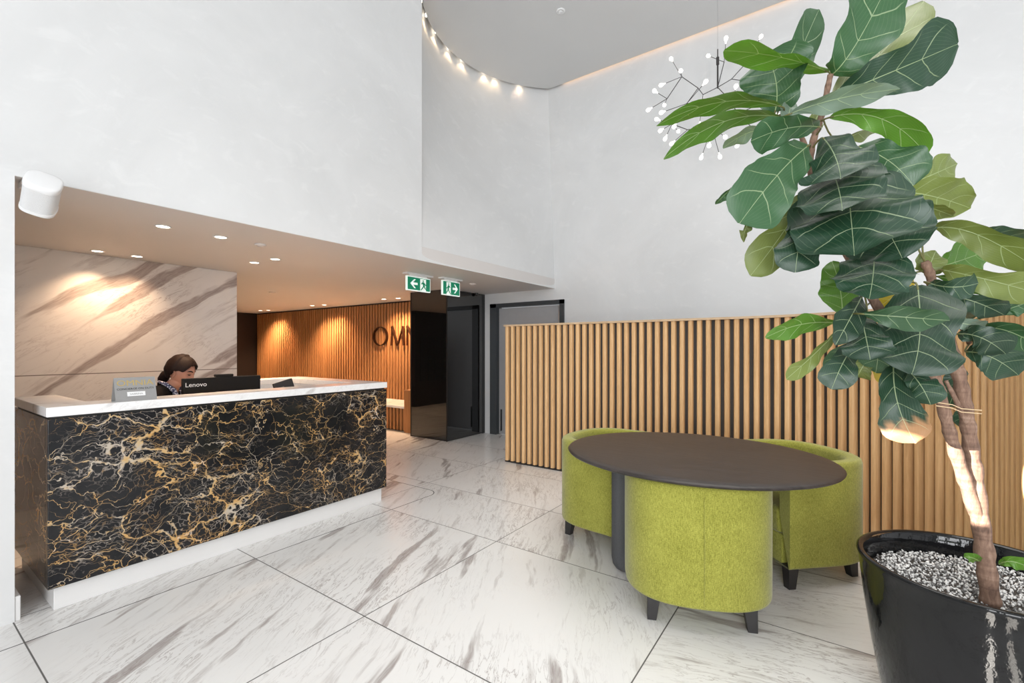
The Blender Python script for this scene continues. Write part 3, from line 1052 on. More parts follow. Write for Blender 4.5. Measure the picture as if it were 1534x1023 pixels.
b.build('inner_panel', 'counter', t)

# tent card
t = thing('tent_card', 'grey folded tent card lettered in gold on the counter top', 'sign', (1.03, 3.62, HT))
x0_, x1_, dz, hw_ = 0.892, 1.098, 0.142, 0.044
yc = 3.575
fr = Vector((0, -hw_, -dz)).normalized()
b = MB()
for s in (-1, 1):
    b.prism([(yc, HT + dz), (yc + s * hw_, HT), (yc + s * (hw_ - 0.004), HT), (yc, HT + dz - 0.010)][::s], x0_, x1_,
            Matrix(((0, 0, 1, 0), (1, 0, 0, 0), (0, 1, 0, 0), (0, 0, 0, 1))))
b.build('folded_card', 'signgrey', t)
up = Vector((0, hw_, dz)).normalized()
nrm = Vector((1, 0, 0)).cross(up)
base = Vector(((x0_ + x1_) / 2, yc - hw_, HT)) + nrm * 0.0006
text('gold_lettering', 'OMNIA', 0.050, 0.0004, 'gold', t, base + up * 0.097, (1, 0, 0), up, 1.12)
text('black_lettering', 'CONCIERGE ON DUTY', 0.0168, 0.0004, 'ink', t, base + up * 0.071, (1, 0, 0), up, 1.06)
plate([[(-0.045, 0), (0.045, 0), (0.045, 0.027), (-0.045, 0.027)]], 0.0012, 'name_slip', 'whiteprint', t, base + up * 0.030, (1, 0, 0), up)
text('name_lettering', 'SABRINA', 0.0150, 0.0003, 'greyprint', t, base + up * 0.038 + nrm * 0.0016, (1, 0, 0), up, 1.1)

# monitor, seen from behind
t = thing('monitor', 'black desktop monitor seen from behind on the reception desk', 'monitor', (1.66, 3.98, 0.74))
b = MB()
b.box((1.385, 3.945, 0.885), (1.945, 3.985, 1.222), 0.006, 2)
b.build('back_shell', 'screenback', t)
b = MB()
b.box((1.395, 3.9852, 0.90), (1.935, 3.988, 1.212))
b.build('screen', 'edge', t)
b = MB()
b.box((1.62, 3.90, 0.80), (1.71, 3.946, 1.06), 0.008, 2)
b.box((1.54, 3.80, 0.741), (1.79, 3.99, 0.753), 0.004)
b.build('stand', 'screenback', t)
b = MB()
b.box((1.60, 3.928, 1.098), (1.865, 3.9455, 1.110), 0.003)
b.build('vent_strip', 'darkgrey', t)
text('lettering', 'Lenovo', 0.046, 0.0005, 'whiteprint', t, (1.470, 3.9446, 1.158), (1, 0, 0), (0, 0, 1), 1.05)
t = thing('webcam', 'small black webcam clipped on top of the monitor', 'webcam', (1.70, 3.96, 1.222))
b = MB()
b.box((1.605, 3.945, 1.2225), (1.735, 3.985, 1.243), 0.005, 2)
b.build('housing', 'screenback', t)
b = MB()
b.lathe([(0.007, 0), (0.007, 0.003), (0, 0.003)], 16, mat4=Matrix.Translation((1.67, 3.985, 1.232)) @ Matrix.Rotation(-PI / 2, 4, 'X'))
b.build('lens', 'edge', t)

# small tilted screen further along
t = thing('desk_display', 'small dark tilted display showing above the white ledge', 'display', (2.3, 4.05, 0.74))
m4 = Matrix.Translation((2.195, 4.02, 1.074)) @ Matrix.Rotation(R(14), 4, 'Z') @ Matrix.Rotation(R(-11), 4, 'Y') @ Matrix.Rotation(R(-12), 4, 'X')
b = MB()
b.box((-0.10, -0.012, -0.08), (0.10, 0.012, 0.085), 0.004, 2, m4)
b.build('back_shell', 'darkgrey', t)
text('lettering', 'Lenovo', 0.018, 0.0005, 'greyprint', t, m4 @ Vector((-0.035, -0.0127, 0.03)), m4.to_3x3() @ Vector((1, 0, 0)), m4.to_3x3() @ Vector((0, 0, 1)), 1.0)
b = MB()
b.box((2.17, 4.03, 0.75), (2.23, 4.06, 1.06), 0.004)
b.box((2.10, 3.95, 0.741), (2.30, 4.12, 0.755), 0.004)
b.build('stand', 'darkgrey', t)

# ------------------------------------------------------------------ ceiling lights and fittings
WARM = (1.0, 0.66, 0.40)
DL = [(1.32, 4.13, 'over the front of the desk, first one from the white speaker', 1.0),
      (1.72, 4.14, 'over the front of the desk, second one from the white speaker', 1.0),
      (1.30, 5.68, 'grazing the marble wall, nearer the white speaker', 0.28),
      (1.60, 5.68, 'grazing the marble wall, second from the white speaker', 0.20),
      (2.44, 5.08, 'over the back corner of the desk, nearer the marble wall', 1.0),
      (2.47, 4.71, 'over the back corner of the desk, further from the marble wall', 1.0),
      (5.66, 11.49, 'at the dark far end of the slat wall, outermost', 1.1),
      (5.72, 11.23, 'at the far end of the slat wall, second from the dark end', 1.1),
      (5.63, 9.22, 'half way along the slat wall, further of that pair', 1.1),
      (5.69, 8.87, 'half way along the slat wall, closer of that pair', 1.1),
      (5.67, 6.93, 'above the metal letters, further from the black glass', 1.0),
      (5.71, 6.58, 'above the metal letters, beside the black glass', 1.0)]
proto = None
for (x, y, where, k) in DL:
    if proto is None:
        t = thing('downlight', '', 'ceiling light', (x, y, ZS), 'recessed downlights in the lower ceiling')
        b = MB()
        b.lathe([(0.040, 0.0), (0.052, -0.0005), (0.054, -0.004), (0.050, -0.006), (0.042, -0.005)], 32, closed=True)
        b.build('trim_ring', 'white', t, smooth=True).matrix_parent_inverse = Matrix()
        b = MB()
        b.lathe([(0, -0.003), (0.030, -0.003), (0.041, -0.0025)], 32)
        b.build('lens', 'lamp', t, smooth=True).matrix_parent_inverse = Matrix()
        proto = t
    else:
        t = copy_thing(proto, (x, y, ZS))
    t['label'] = 'round lit downlight ' + where
    aim = (x, y, 0)
    if 5.6 < y < 6:
        aim = (x, 5.98, 0.6)
    elif x > 5:
        aim = (6.10, y, 0.4)
    spot('downlight_beam', (x, y, ZS - 0.02), aim, (120 if x > 5 else 90) * k, WARM, 112 if x > 5 else 104 if y > 5.6 else 64, 0.9, 0.03)
# warm spots without fittings, added to brighten the corridor behind the marble wall
for (x, y) in ((3.9, 7.0), (3.9, 9.2), (1.4, 7.2)):
    spot('corridor_fill', (x, y, ZS - 0.02), (x, y, 0), 110, WARM, 110, 0.8, 0.05)

for (x, y, z, r_, nm, lab) in ((2.044, 4.151, ZS, 0.045, 'smoke_detector', 'unlit round ceiling fitting over the desk beside a lit downlight'),
                               (3.907, 7.544, ZS, 0.05, 'smoke_detector', 'unlit round ceiling fitting further back before the slat wall'),
                               (5.038, 4.238, ZS, 0.05, 'smoke_detector', 'unlit round ceiling fitting in front of the black glass column'),
                               (4.788, 2.674, ZC, 0.05, 'ceiling_sensor', 'small round white fitting on the high upper ceiling')):
    t = thing(nm, lab, 'ceiling fitting', (x, y, z))
    b = MB()
    b.lathe([(r_, 0), (r_ * 1.05, -0.006), (r_ * 0.95, -0.014), (r_ * 0.62, -0.016), (r_ * 0.6, -0.004), (0, -0.004)], 32, (x, y, z))
    b.build('housing', 'white' if nm != 'smoke_detector' else 'soffit', t, smooth=True)
    b = MB()
    b.lathe([(r_ * 0.56, -0.004), (r_ * 0.55, -0.018), (r_ * 0.4, -0.022), (0, -0.022)], 32, (x, y, z))
    b.build('cover', 'white' if nm != 'smoke_detector' else 'soffit', t, smooth=True)

# small lamps in the slot along the curved wall
_arc = arc_pts(600, 0.035)
for cx_ in (3.80, 4.00, 4.28, 4.61, 4.89, 5.30, 5.47, 5.82):
    x, y = min(_arc, key=lambda q: abs(q[0] - cx_))
    t = thing('cove_lamp', 'tiny warm lamp hidden in the slot above the curved wall', 'lamp', (x, y, ZC + 0.1), 'cove lamps along the curved wall')
    b = MB()
    b.lathe([(0, 0.0), (0.012, 0.0), (0.014, 0.03), (0.0, 0.03)], 12, (x, y, ZC + 0.06))
    b.build('lamp_body', 'lamp', t, smooth=True)
    spot('cove_beam', (x, y, ZC + 0.04), (x, y - 0.02, ZC - 0.6), 2.2, (1, 0.70, 0.40), 105, 1.0, 0.01)
area('cove_strip', (XR - 0.024, 0.6, ZC + 0.05), (0, 0, 0), 0.03, 5.6, 1.4, (1, 0.60, 0.34))


# exit signs
def exit_sign(x, y, zc, w_, h_, flip, label):
    t = thing('exit_sign', label, 'exit sign', (x + w_ / 2, y, zc + h_ / 2))
    z0_ = zc
    b = MB()
    b.box((x, y, z0_), (x + w_, y + 0.028, z0_ + h_), 0.003)
    b.build('light_box', 'exitwhite', t)
    b = MB()
    e = 0.012
    b.box((x + e, y - 0.002, z0_ + e), (x + w_ - e, y + 0.001, z0_ + h_ - e))
    b.build('green_face', 'exitgreen', t)
    ux, uz = (w_ - 2 * e) / 2.0, (h_ - 2 * e)

    def P(pl):   # unit drawing: 0..2 wide, 0..1 high; the drawing has the arrow on its left half
        r = [((2 - px if flip else px) * ux + x + e, pz * uz + z0_ + e) for px, pz in pl]
        return r[::-1] if flip else r
    org, rt, upv = (0, y - 0.0022, 0), (1, 0, 0), (0, 0, 1)
    arrow = [P([(0.22, 0.5), (0.56, 0.86), (0.70, 0.86), (0.46, 0.59), (0.46, 0.41), (0.70, 0.14), (0.56, 0.14)]),
             P([(0.40, 0.59), (0.86, 0.59), (0.86, 0.41), (0.40, 0.41)])]
    plate(arrow, 0.0015, 'arrow', 'exitwhite', t, org, rt, upv)
    plate([P([(1.10, 0.0), (1.62, 0.0), (1.62, 0.95), (1.10, 0.95)])], 0.0012, 'doorway_mark', 'exitwhite', t, org, rt, upv)
    org = (0, y - 0.0036, 0)
    head = [P([(1.36 + 0.055 * math.cos(a * PI / 6), 0.81 + 0.075 * math.sin(a * PI / 6)) for a in range(12)])]
    man = [P([(1.26, 0.70), (1.42, 0.73), (1.50, 0.42), (1.36, 0.38)]),
           P([(1.28, 0.70), (1.16, 0.55), (1.21, 0.50), (1.33, 0.62)]),
           P([(1.42, 0.72), (1.58, 0.52), (1.72, 0.56), (1.71, 0.49), (1.56, 0.43), (1.42, 0.58)]),
           P([(1.37, 0.40), (1.24, 0.22), (1.12, 0.06), (1.18, 0.02), (1.33, 0.19), (1.46, 0.38)]),
           P([(1.40, 0.40), (1.50, 0.42), (1.56, 0.24), (1.70, 0.12), (1.66, 0.06), (1.48, 0.20)])]
    plate(head + man, 0.0015, 'running_figure', 'exitgreen', t, org, rt, upv)
    b = MB()
    b.box((x + w_ * 0.15, y + 0.006, z0_ + h_), (x + w_ * 0.85, y + 0.022, ZS - 0.016))
    b.box((x - 0.02, y - 0.03, ZS - 0.016), (x + w_ + 0.02, y + 0.055, ZS))
    b.build('ceiling_mount', 'white', t)


exit_sign(3.81, 4.235, 2.148, 0.395, 0.176, False, 'green and white exit sign with its arrow pointing away from the side wall')
exit_sign(4.335, 4.15, 2.135, 0.335, 0.19, True, 'green and white exit sign with its arrow pointing to the grey door')

# speaker under the bulkhead
t = thing('speaker', 'rounded white loudspeaker tilted under the bulkhead edge', 'speaker', (0.53, 3.45, ZS))
sm = Matrix.Translation((0.545, 3.345, 2.235)) @ Euler((R(50), R(15), R(-14)), 'XYZ').to_matrix().to_4x4() @ Matrix.Scale(0.77, 4)


def sq(a, r_, n=3.2):
    c_, s_ = abs(math.cos(a)) ** (2 / n), abs(math.sin(a)) ** (2 / n)
    return (r_ * math.copysign(c_, math.cos(a)), r_ * math.copysign(s_, math.sin(a)))


def sq_loft(name, prof, mat):
    b = MB()
    rings = []
    for r_, z in prof:
        rings.append([b.bm.verts.new(sm @ Vector((*sq(2 * PI * k / 56, r_), z))) for k in range(56)])
    for p, q in zip(rings, rings[1:]):
        for k in range(56):
            b.bm.faces.new((p[k], p[(k + 1) % 56], q[(k + 1) % 56], q[k]))
    b.bm.faces.new(rings[0][::-1])
    b.bm.faces.new(rings[-1])
    return b.build(name, mat, t, angle=50)


sq_loft('grille', [(0.087, -0.09), (0.0875, 0.085)], 'grille')
sq_loft('top_cap', [(0.0895, 0.085), (0.0905, 0.09), (0.0905, 0.116), (0.086, 0.123), (0.075, 0.126)], 'white')
sq_loft('base_cap', [(0.083, -0.119), (0.088, -0.114), (0.0895, -0.11), (0.0895, -0.09)], 'white')
b = MB()
b.box((0.51, 3.45, ZS - 0.03), (0.56, 3.70, ZS - 0.002), 0.004)
b.box((0.525, 3.40, ZS - 0.12), (0.55, 3.52, ZS - 0.03), 0.004)
b.build('bracket', 'white', t)

# ------------------------------------------------------------------ branching pendant
CH = Vector(CH_HUB)
t = thing('pendant_lamp', 'branching wire pendant lamp with many small glowing bulbs', 'pendant lamp', CH_HUB)
b = MB()
b.tube([CH + Vector((0, 0, 0.42)), (CH.x, CH.y, ZC + 0.001)], 0.0022, 6)
b.build('cord', 'silver', t)
b = MB()
b.tube([CH + Vector((0, 0, -0.01)), CH + Vector((0, 0, 0.27))], 0.009, 10)
b.tube([CH + Vector((0, 0, 0.25)), CH + Vector((0, 0, 0.33))], 0.016, 10)
b.tube([CH + Vector((0, 0, 0.33)), CH + Vector((0, 0, 0.42))], 0.006, 8)
b.build('stem', 'wire', t, angle=40)
J = [Vector(p) for p in CH_JOINTS]
br = MB()
used = []
order = sorted(range(len(J)), key=lambda i: (J[i] - CH).length)
done = []
for i in order:
    cand = [CH] + [J[k] for k in done]
    rad = (J[i] - CH).length
    best = min(cand, key=lambda q: (J[i] - q).length + 0.35 * ((q - CH).length if (q - CH).length > rad * 0.8 else 0))
    br.tube([best, J[i]], 0.0042, 6)
    done.append(i)
for q in CH_BULBS:
    q = Vector(q)
    j_ = min(J, key=lambda p: (p - q).length)
    br.tube([j_, j_.lerp(q, 0.93)], 0.0032, 6)
    d_ = (q - j_).normalized()
    rot = d_.to_track_quat('Z', 'Y').to_matrix().to_4x4()
    bb = MB()
    bb.lathe([(0, -0.02), (0.006, -0.02), (0.008, 0.0), (0.017, 0.014), (0.022, 0.029), (0.019, 0.044), (0.010, 0.053), (0, 0.056)], 16,
             mat4=Matrix.Translation(q) @ rot)
    bb.build('bulb', 'bulb', t, smooth=True)
br.build('branches', 'wire', t)

# ------------------------------------------------------------------ low slatted screen
t = thing('slatted_screen', 'low curved oak slat screen standing behind the dark table', 'screen', (4.6, 1.6, 0))
HS = 1.742
SX, SY, RA = 4.752, 0.72, 1.40


def path(s, off=0.0):
    """point and outward (viewer side) direction at run s from the free end; off > 0 moves to the back"""
    straight = 3.46 - SY
    if s < straight:
        return Vector((SX + off, 3.46 - s)), Vector((-1, 0))
    a = (s - straight) / RA
    if a < PI / 2:
        n = Vector((-math.cos(a), math.sin(a)))
        return Vector((SX - RA, SY)) - n * (RA + off), n
    e = s - straight - RA * PI / 2
    return Vector((SX - RA - e, SY - RA - off)), Vector((0, 1))


b = MB()
s = 0.018
END = 3.46 - SY + RA * PI / 2 + 0.55
sw_, sd_ = 0.047, 0.046
prof = [(-sw_ / 2, 0), (-sw_ / 2, sd_ - 0.016), (-sw_ / 2 + 0.005, sd_ - 0.005), (-sw_ / 2 + 0.014, sd_), (sw_ / 2 - 0.014, sd_),
        (sw_ / 2 - 0.005, sd_ - 0.005), (sw_ / 2, sd_ - 0.016), (sw_ / 2, 0)]
while s < END:
    p, n = path(s, sd_)
    tdir = Vector((n.y, -n.x))
    b.prism([tuple(p + tdir * u_ + n * v_) for u_, v_ in prof], 0.022, HS - 0.022)
    s += 0.0832
b.build('slat_panel', 'oak', t, angle=25)


def ribbon(name, o0, o1, z0_, z1_, mat, s0=0.0):
    b = MB()
    n_ = 90
    rows = []
    for i in range(n_ + 1):
        s_ = s0 + (END - s0) * i / n_
        rows.append([path(s_, o0)[0], path(s_, o1)[0]])
    ring = [r_[0] for r_ in rows] + [r_[1] for r_ in rows[::-1]]
    lo = [b.bm.verts.new((p.x, p.y, z0_)) for p in ring]
    hi = [b.bm.verts.new((p.x, p.y, z1_)) for p in ring]
    m_ = len(ring)
    for i in range(m_):
        b.bm.faces.new((lo[i], lo[(i + 1) % m_], hi[(i + 1) % m_], hi[i]))
    for i in range(n_):
        b.bm.faces.new((lo[i], lo[m_ - 1 - i], lo[m_ - 2 - i], lo[i + 1]))
        b.bm.faces.new((hi[i], hi[i + 1], hi[m_ - 2 - i], hi[m_ - 1 - i]))
    return b.build(name, mat, t)


ribbon('backing_panel', sd_ + 0.0005, sd_ + 0.05, 0.0, HS - 0.022, 'backing', -0.012)
ribbon('top_cap', -0.012, sd_ + 0.065, HS - 0.0215, HS, 'oakcap', -0.014)
ribbon('kick_strip', 0.012, sd_, 0.0, 0.0215, 'cavity', -0.01)

# ------------------------------------------------------------------ table
TC, TZ = Vector((3.038, 0.755)), 0.79
t = thing('oval_table', 'dark oval table with a broad round edge among green tub chairs', 'table', (TC.x, TC.y, 0))
b = MB()
b.lathe([(0, TZ), (0.90, TZ), (0.975, TZ - 0.001), (0.993, TZ - 0.005), (1.0, TZ - 0.011), (0.995, TZ - 0.018), (0.95, TZ - 0.030), (0, TZ - 0.032)],
        112, (TC.x, TC.y, 0), 0.696, 0.795)
b.build('tabletop', 'tabletop', t, angle=50)
for a, k_ in ((112.4, 0.050), (256, 0.0), (14, 0.0)):
    m4 = Matrix.Translation((TC.x, TC.y, 0)) @ Matrix.Rotation(R(a), 4, 'Z') @ Matrix.Translation((k_, 0, 0))
    b = MB()
    # a slab leg with a rounded outer edge and a rounded foot
    n_ = 12
    rows = []
    for (z, r_out) in ((0.012, 0.40), (0.02, 0.418), (0.045, 0.436), (0.09, 0.444), (0.40, 0.444), (TZ - 0.032, 0.444)):
        ring = [(0.31, -0.05), (r_out - 0.05, -0.05)]
        ring += [(r_out - 0.05 + 0.05 * math.sin(PI * k / n_), -0.05 * math.cos(PI * k / n_)) for k in range(1, n_)]
        ring += [(r_out - 0.05, 0.05), (0.31, 0.05)]
        rows.append([b.bm.verts.new(m4 @ Vector((px, py, z))) for px, py in ring])
    for p, q in zip(rows, rows[1:]):
        for k in range(len(p)):
            b.bm.faces.new((p[k], p[(k + 1) % len(p)], q[(k + 1) % len(p)], q[k]))
    b.bm.faces.new(rows[0][::-1])
    b.bm.faces.new(rows[-1])
    leg_ = b.build('leg', 'pedestal', t, angle=40)
    b = MB()
    b.lathe([(0, 0), (0.016, 0), (0.018, 0.004), (0.018, 0.0118), (0, 0.0118)], 16, m4 @ Vector((0.375, 0, 0)))
    b.build('glide_foot', 'edge', leg_)


# ------------------------------------------------------------------ tub chairs
def d_shape(hw, back, front, rc, n=36, ex=2.7):
    """plan of the tub: open end at +x, rounded back at -x"""
    pts = []
    for i in range(n + 1):
        a = PI / 2 + PI * i / n
        c_, s_ = abs(math.cos(a)) ** (2 / ex), abs(math.sin(a)) ** (2 / ex)
        pts.append((-back * c_, hw * math.copysign(s_, math.sin(a))))
    for k in range(1, 7):
        f_ = k / 7
        pts.append((f_ * (front - rc), -hw))
    for k in range(0, 7):
        a = -PI / 2 + PI / 2 * k / 6
        pts.append((front - rc + rc * math.cos(a), -hw + rc + rc * math.sin(a)))
    for k in range(0, 7):
        a = PI / 2 * k / 6
        pts.append((front - rc + rc * math.cos(a), hw - rc + rc * math.sin(a)))
    for k in range(6, 0, -1):
        f_ = k / 7
        pts.append((f_ * (front - rc), hw))
    return pts


CT = 0.755


def chair():
    t = thing('tub_chair', '', 'chair', (0, 0, 0), 'green tub chairs round the dark table')
    HW, BK, FR, TH = 0.384, 0.36, 0.30, 0.085
    # outer shell: walls on three sides
    b = MB()
    n = 44
    ex = 2.6

    def arc_line(hw, back, front):
        pts = [(front, hw)] + [(front * (1 - k / 5), hw) for k in range(1, 5)]
        for i in range(n + 1):
            a = PI / 2 + PI * i / n
            c_, s_ = abs(math.cos(a)) ** (2 / ex), abs(math.sin(a)) ** (2 / ex)
            pts.append((-back * c_, hw * math.copysign(s_, math.sin(a))))
        pts += [(front * k / 5, -hw) for k in range(1, 5)] + [(front, -hw)]
        return pts
    # section through the wall: (inset from outer face 0..1, height)
    sec = [(0.10, 0.13), (0.02, 0.135), (0.0, 0.15), (0.0, CT - 0.03), (0.06, CT - 0.009), (0.22, CT), (0.78, CT), (0.94, CT - 0.009),
           (1.0, CT - 0.03), (1.0, 0.44)]
    rows = []
    for f_, z in sec:
        swell = 0.012 * math.sin(max(0, min(1, (z - 0.13) / (CT - 0.13))) * PI)
        ins = f_ * TH - (swell if f_ < 0.5 else 0)
        rows.append([b.bm.verts.new((x, y, z)) for x, y in arc_line(HW - ins, BK - ins, FR)])
    for p, q in zip(rows, rows[1:]):
        for k in range(len(p) - 1):
            b.bm.faces.new((p[k], p[k + 1], q[k + 1], q[k]))
    b.bm.faces.new([r_[0] for r_ in rows])
    b.bm.faces.new([r_[-1] for r_ in rows][::-1])
    b.bm.faces.new([v for v in rows[0]][::-1])
    b.build('tub_shell', 'green', t, angle=48)
    # front fascia and seat
    b = MB()
    b.box((0.10, -HW + TH - 0.004, 0.132), (FR - 0.012, HW - TH + 0.004, 0.31), 0.008, 2)
    b.build('seat_base', 'green', t, angle=40)
    b = MB()
    pl = d_shape(HW - TH - 0.004, BK - TH - 0.004, FR - 0.002, 0.03)
    rings = [[b.bm.verts.new((x * k_, y * k_, z)) for x, y in pl] for k_, z in ((0.96, 0.312), (1, 0.325), (1, 0.44), (0.975, 0.458), (0.90, 0.468), (0.5, 0.474))]
    for p, q in zip(rings, rings[1:]):
        for k in range(len(p)):
            b.bm.faces.new((p[k], p[(k + 1) % len(p)], q[(k + 1) % len(p)], q[k]))
    b.bm.faces.new(rings[0][::-1])
    b.bm.faces.new(rings[-1])
    b.build('seat_cushion', 'green', t, smooth=True)
    # seam down the middle of the back and around the rim
    b = MB()
    b.tube([(-BK - 0.0125 - (0.0005 if 0 else 0) + 0.012 * (1 - math.sin(max(0, min(1, (z - 0.13) / (CT - 0.13))) * PI)), 0, z) for z in [0.15 + (CT - 0.20) * k / 14 for k in range(15)]], 0.0018, 6)
    b.build('back_seam', 'green', t)
    for sx_ in (-1, 1):
        for sy_ in (-1, 1):
            b = MB()
            cx, cy = (-0.235, sy_ * 0.235) if sx_ < 0 else (0.250, sy_ * 0.325)
            tp, bt = 0.034, 0.023
            kx, ky = sx_ * 0.012, sy_ * 0.012
            a_ = [b.bm.verts.new((cx + p * tp, cy + q * tp, 0.138)) for p, q in ((-1, -1), (1, -1), (1, 1), (-1, 1))]
            c_ = [b.bm.verts.new((cx + kx + p * bt, cy + ky + q * bt, 0.0)) for p, q in ((-1, -1), (1, -1), (1, 1), (-1, 1))]
            for k in range(4):
                b.bm.faces.new((a_[k], a_[(k + 1) % 4], c_[(k + 1) % 4], c_[k]))
            b.bm.faces.new(a_)
            b.bm.faces.new(c_[::-1])
            b.build('leg', 'chairleg', t, bevel=0.002)
    return t


ch = chair()
spots_ = [((2.782, 0.68, 0), math.atan2(0.37, 0.93), 'lime green tub chair with its rounded back to the open marble floor'),
          ((3.672, 0.275, 0), math.atan2(0.73, -0.68), 'lime green tub chair beside the black plant pot'),
          ((3.425, 1.445, 0), math.atan2(-0.995, -0.10), 'lime green tub chair closest to the reception desk, behind the table leg')]
for i, (loc, rz, lab) in enumerate(spots_):
    c_ = ch if i == 0 else copy_thing(ch, (0, 0, 0))
    c_.location = loc
    c_.rotation_euler = (0, 0, rz)
    c_['label'] = lab

# ------------------------------------------------------------------ pot, stones, fig tree
PX, PY, PZ, PR = 2.44, -0.43, 0.62, 0.367
t = thing('plant_pot', 'large glossy black glazed pot holding the fig tree', 'pot', (PX, PY, 0))
b = MB()
pr = [(0, 0.0), (0.255, 0.0), (0.268, 0.006), (0.288, 0.08), (0.318, 0.25), (0.342, 0.42), (0.356, 0.55), (0.362, 0.60), (0.367, 0.612), (0.366, 0.619),
      (0.358, 0.623), (0.346, 0.621), (0.340, 0.612), (0.334, 0.58), (0.325, 0.50), (0, 0.50)]
b.lathe(pr, 96, (PX, PY, 0))
b.build('glazed_shell', 'pot', t, angle=60)
b = MB()
rr_ = random.Random(5)
n_ = 40
b.lathe([(0, 0.535), (0.15, 0.537), (0.27, 0.533), (0.330, 0.53), (0.326, 0.505)], 64, (PX, PY, 0))
b.build('soil', 'soil', t, smooth=True)

rng = random.Random(11)
bm = bmesh.new()
tl = bm.verts.layers.float.new('tone')
_t = bmesh.new()
bmesh.ops.create_icosphere(_t, subdivisions=1, radius=1.0)
_tv = [v.co.copy() for v in _t.verts]
_tf = [[v.index for v in f.verts] for f in _t.faces]
_t.free()
for i in range(4200):
    a, rad = rng.uniform(0, 2 * PI), 0.322 * math.sqrt(rng.random())
    s_ = rng.uniform(0.003, 0.0058)
    tone = 0.0 + rng.random() * 0.2 if rng.random() < 0.40 else rng.uniform(0.75, 1.0)
    q = Euler((rng.uniform(0, 6), rng.uniform(0, 6), rng.uniform(0, 6))).to_matrix()
    sc = Vector((rng.uniform(0.7, 1.3), rng.uniform(0.7, 1.3), rng.uniform(0.5, 0.9))) * s_
    c_ = Vector((PX + rad * math.cos(a), PY + rad * math.sin(a), 0.537 + rng.uniform(0, 0.006) + 0.004 * math.sin(9 * a) * rad))
    nv = []
    for co in _tv:
        v = bm.verts.new(q @ (Vector((co.x * sc.x, co.y * sc.y, co.z * sc.z)) * (1 + rng.uniform(-0.15, 0.15))) + c_)
        v[tl] = tone
        nv.append(v)
    for f in _tf:
        bm.faces.new([nv[k] for k in f])
me = bpy.data.meshes.new('pebbles')
bm.to_mesh(me)
bm.free()
o = link_mesh('pebbles', me, 'pebble')
tag(o, 'white and grey pebbles covering the soil of the black pot', 'pebbles', kind='stuff')

t = thing('fiddle_leaf_fig', 'tall fiddle leaf fig with large veined leaves and bare brown trunks', 'plant', (2.33, -0.44, 0.53))


def trunk(pts, r0, r1, name='trunk'):
    pts = [Vector(p) for p in pts]
    fine = []
    for i in range(len(pts) - 1):
        p0, p1, p2, p3 = pts[max(i - 1, 0)], pts[i], pts[i + 1], pts[min(i + 2, len(pts) - 1)]
        for k in range(6):
            u_ = k / 6
            fine.append(0.5 * ((2 * p1) + (p2 - p0) * u_ + (2 * p0 - 5 * p1 + 4 * p2 - p3) * u_ ** 2 + (3 * p1 - p0 - 3 * p2 + p3) * u_ ** 3))
    fine.append(pts[-1])
    n_ = len(fine)
    rad = [(r0 + (r1 - r0) * i / (n_ - 1)) * (1 + 0.10 * math.sin(i * 1.7) + rng.uniform(-0.05, 0.05)) for i in range(n_)]
    b = MB()
    b.tube(fine, rad, 12)
    return b.build(name, 'bark', t, smooth=True), fine


STEMS = []
for pts, r0, r1, nm in ((STEM_A, 0.029, 0.014, 'trunk'), (STEM_B, 0.022, 0.009, 'trunk'), (STEM_C, 0.010, 0.006, 'branch'),
                        (STEM_D, 0.009, 0.006, 'branch'), (STEM_E, 0.011, 0.007, 'branch'), (STEM_G, 0.010, 0.006, 'branch')):
    o, fl = trunk(pts, r0, r1, nm)
    STEMS += fl
b = MB()
ta = Vector(STEM_B[3]) + Vector((-0.01, 0.02, 0.055))
tb = Vector(STEM_A[5]) + Vector((0.0, -0.01, -0.005))
for off in (0.0, 0.012):
    o_ = Vector((-0.028, -0.006, off))
    b.tube([ta + o_ + Vector((-0.004, 0.02, 0)), ta.lerp(tb, 0.3) + o_, ta.lerp(tb, 0.6) + o_ + Vector((0, 0, -0.006)), tb + o_ + Vector((0.0, -0.02, 0))], 0.0018, 6)
b.build('tie', 'twine', t)

PROF = {
    'f': [(0, .05), (.06, .30), (.15, .50), (.28, .60), (.42, .66), (.55, .80), (.70, .97), (.80, 1.0), (.90, .84), (.96, .52), (1, .06)],
    'f2': [(0, .10), (.06, .58), (.16, .86), (.28, .94), (.42, .86), (.52, .78), (.62, .80), (.74, .90), (.86, .82), (.95, .48), (1, .06)],
    'r': [(0, .08), (.06, .46), (.16, .74), (.30, .93), (.45, 1.0), (.60, .98), (.74, .86), (.86, .64), (.95, .36), (1, .06)],
    'l': [(0, .05), (.10, .32), (.25, .62), (.42, .88), (.58, 1.0), (.72, .92), (.86, .62), (.95, .30), (1, .04)],
}
TONE = {'D': (0.015, 0.046, 0.025), 'M': (0.032, 0.088, 0.036), 'B': (0.085, 0.20, 0.022), 'O': (0.155, 0.19, 0.050), 'Y': (0.42, 0.30, 0.030), 'S': (0.15, 0.205, 0.165)}  # some tones paint in backlight and sky sheen; olive also marks undersides
PETI = (0.16, 0.15, 0.05)
BROWN = (0.42, 0.22, 0.11)


def width(sh, u_):
    pr_ = PROF[sh]
    for (a0, w0), (a1, w1) in zip(pr_, pr_[1:]):
        if u_ <= a1:
            f_ = (u_ - a0) / (a1 - a0)
            f_ = f_ * f_ * (3 - 2 * f_) * 0.4 + f_ * 0.6
            return w0 + (w1 - w0) * f_
    return pr_[-1][1]


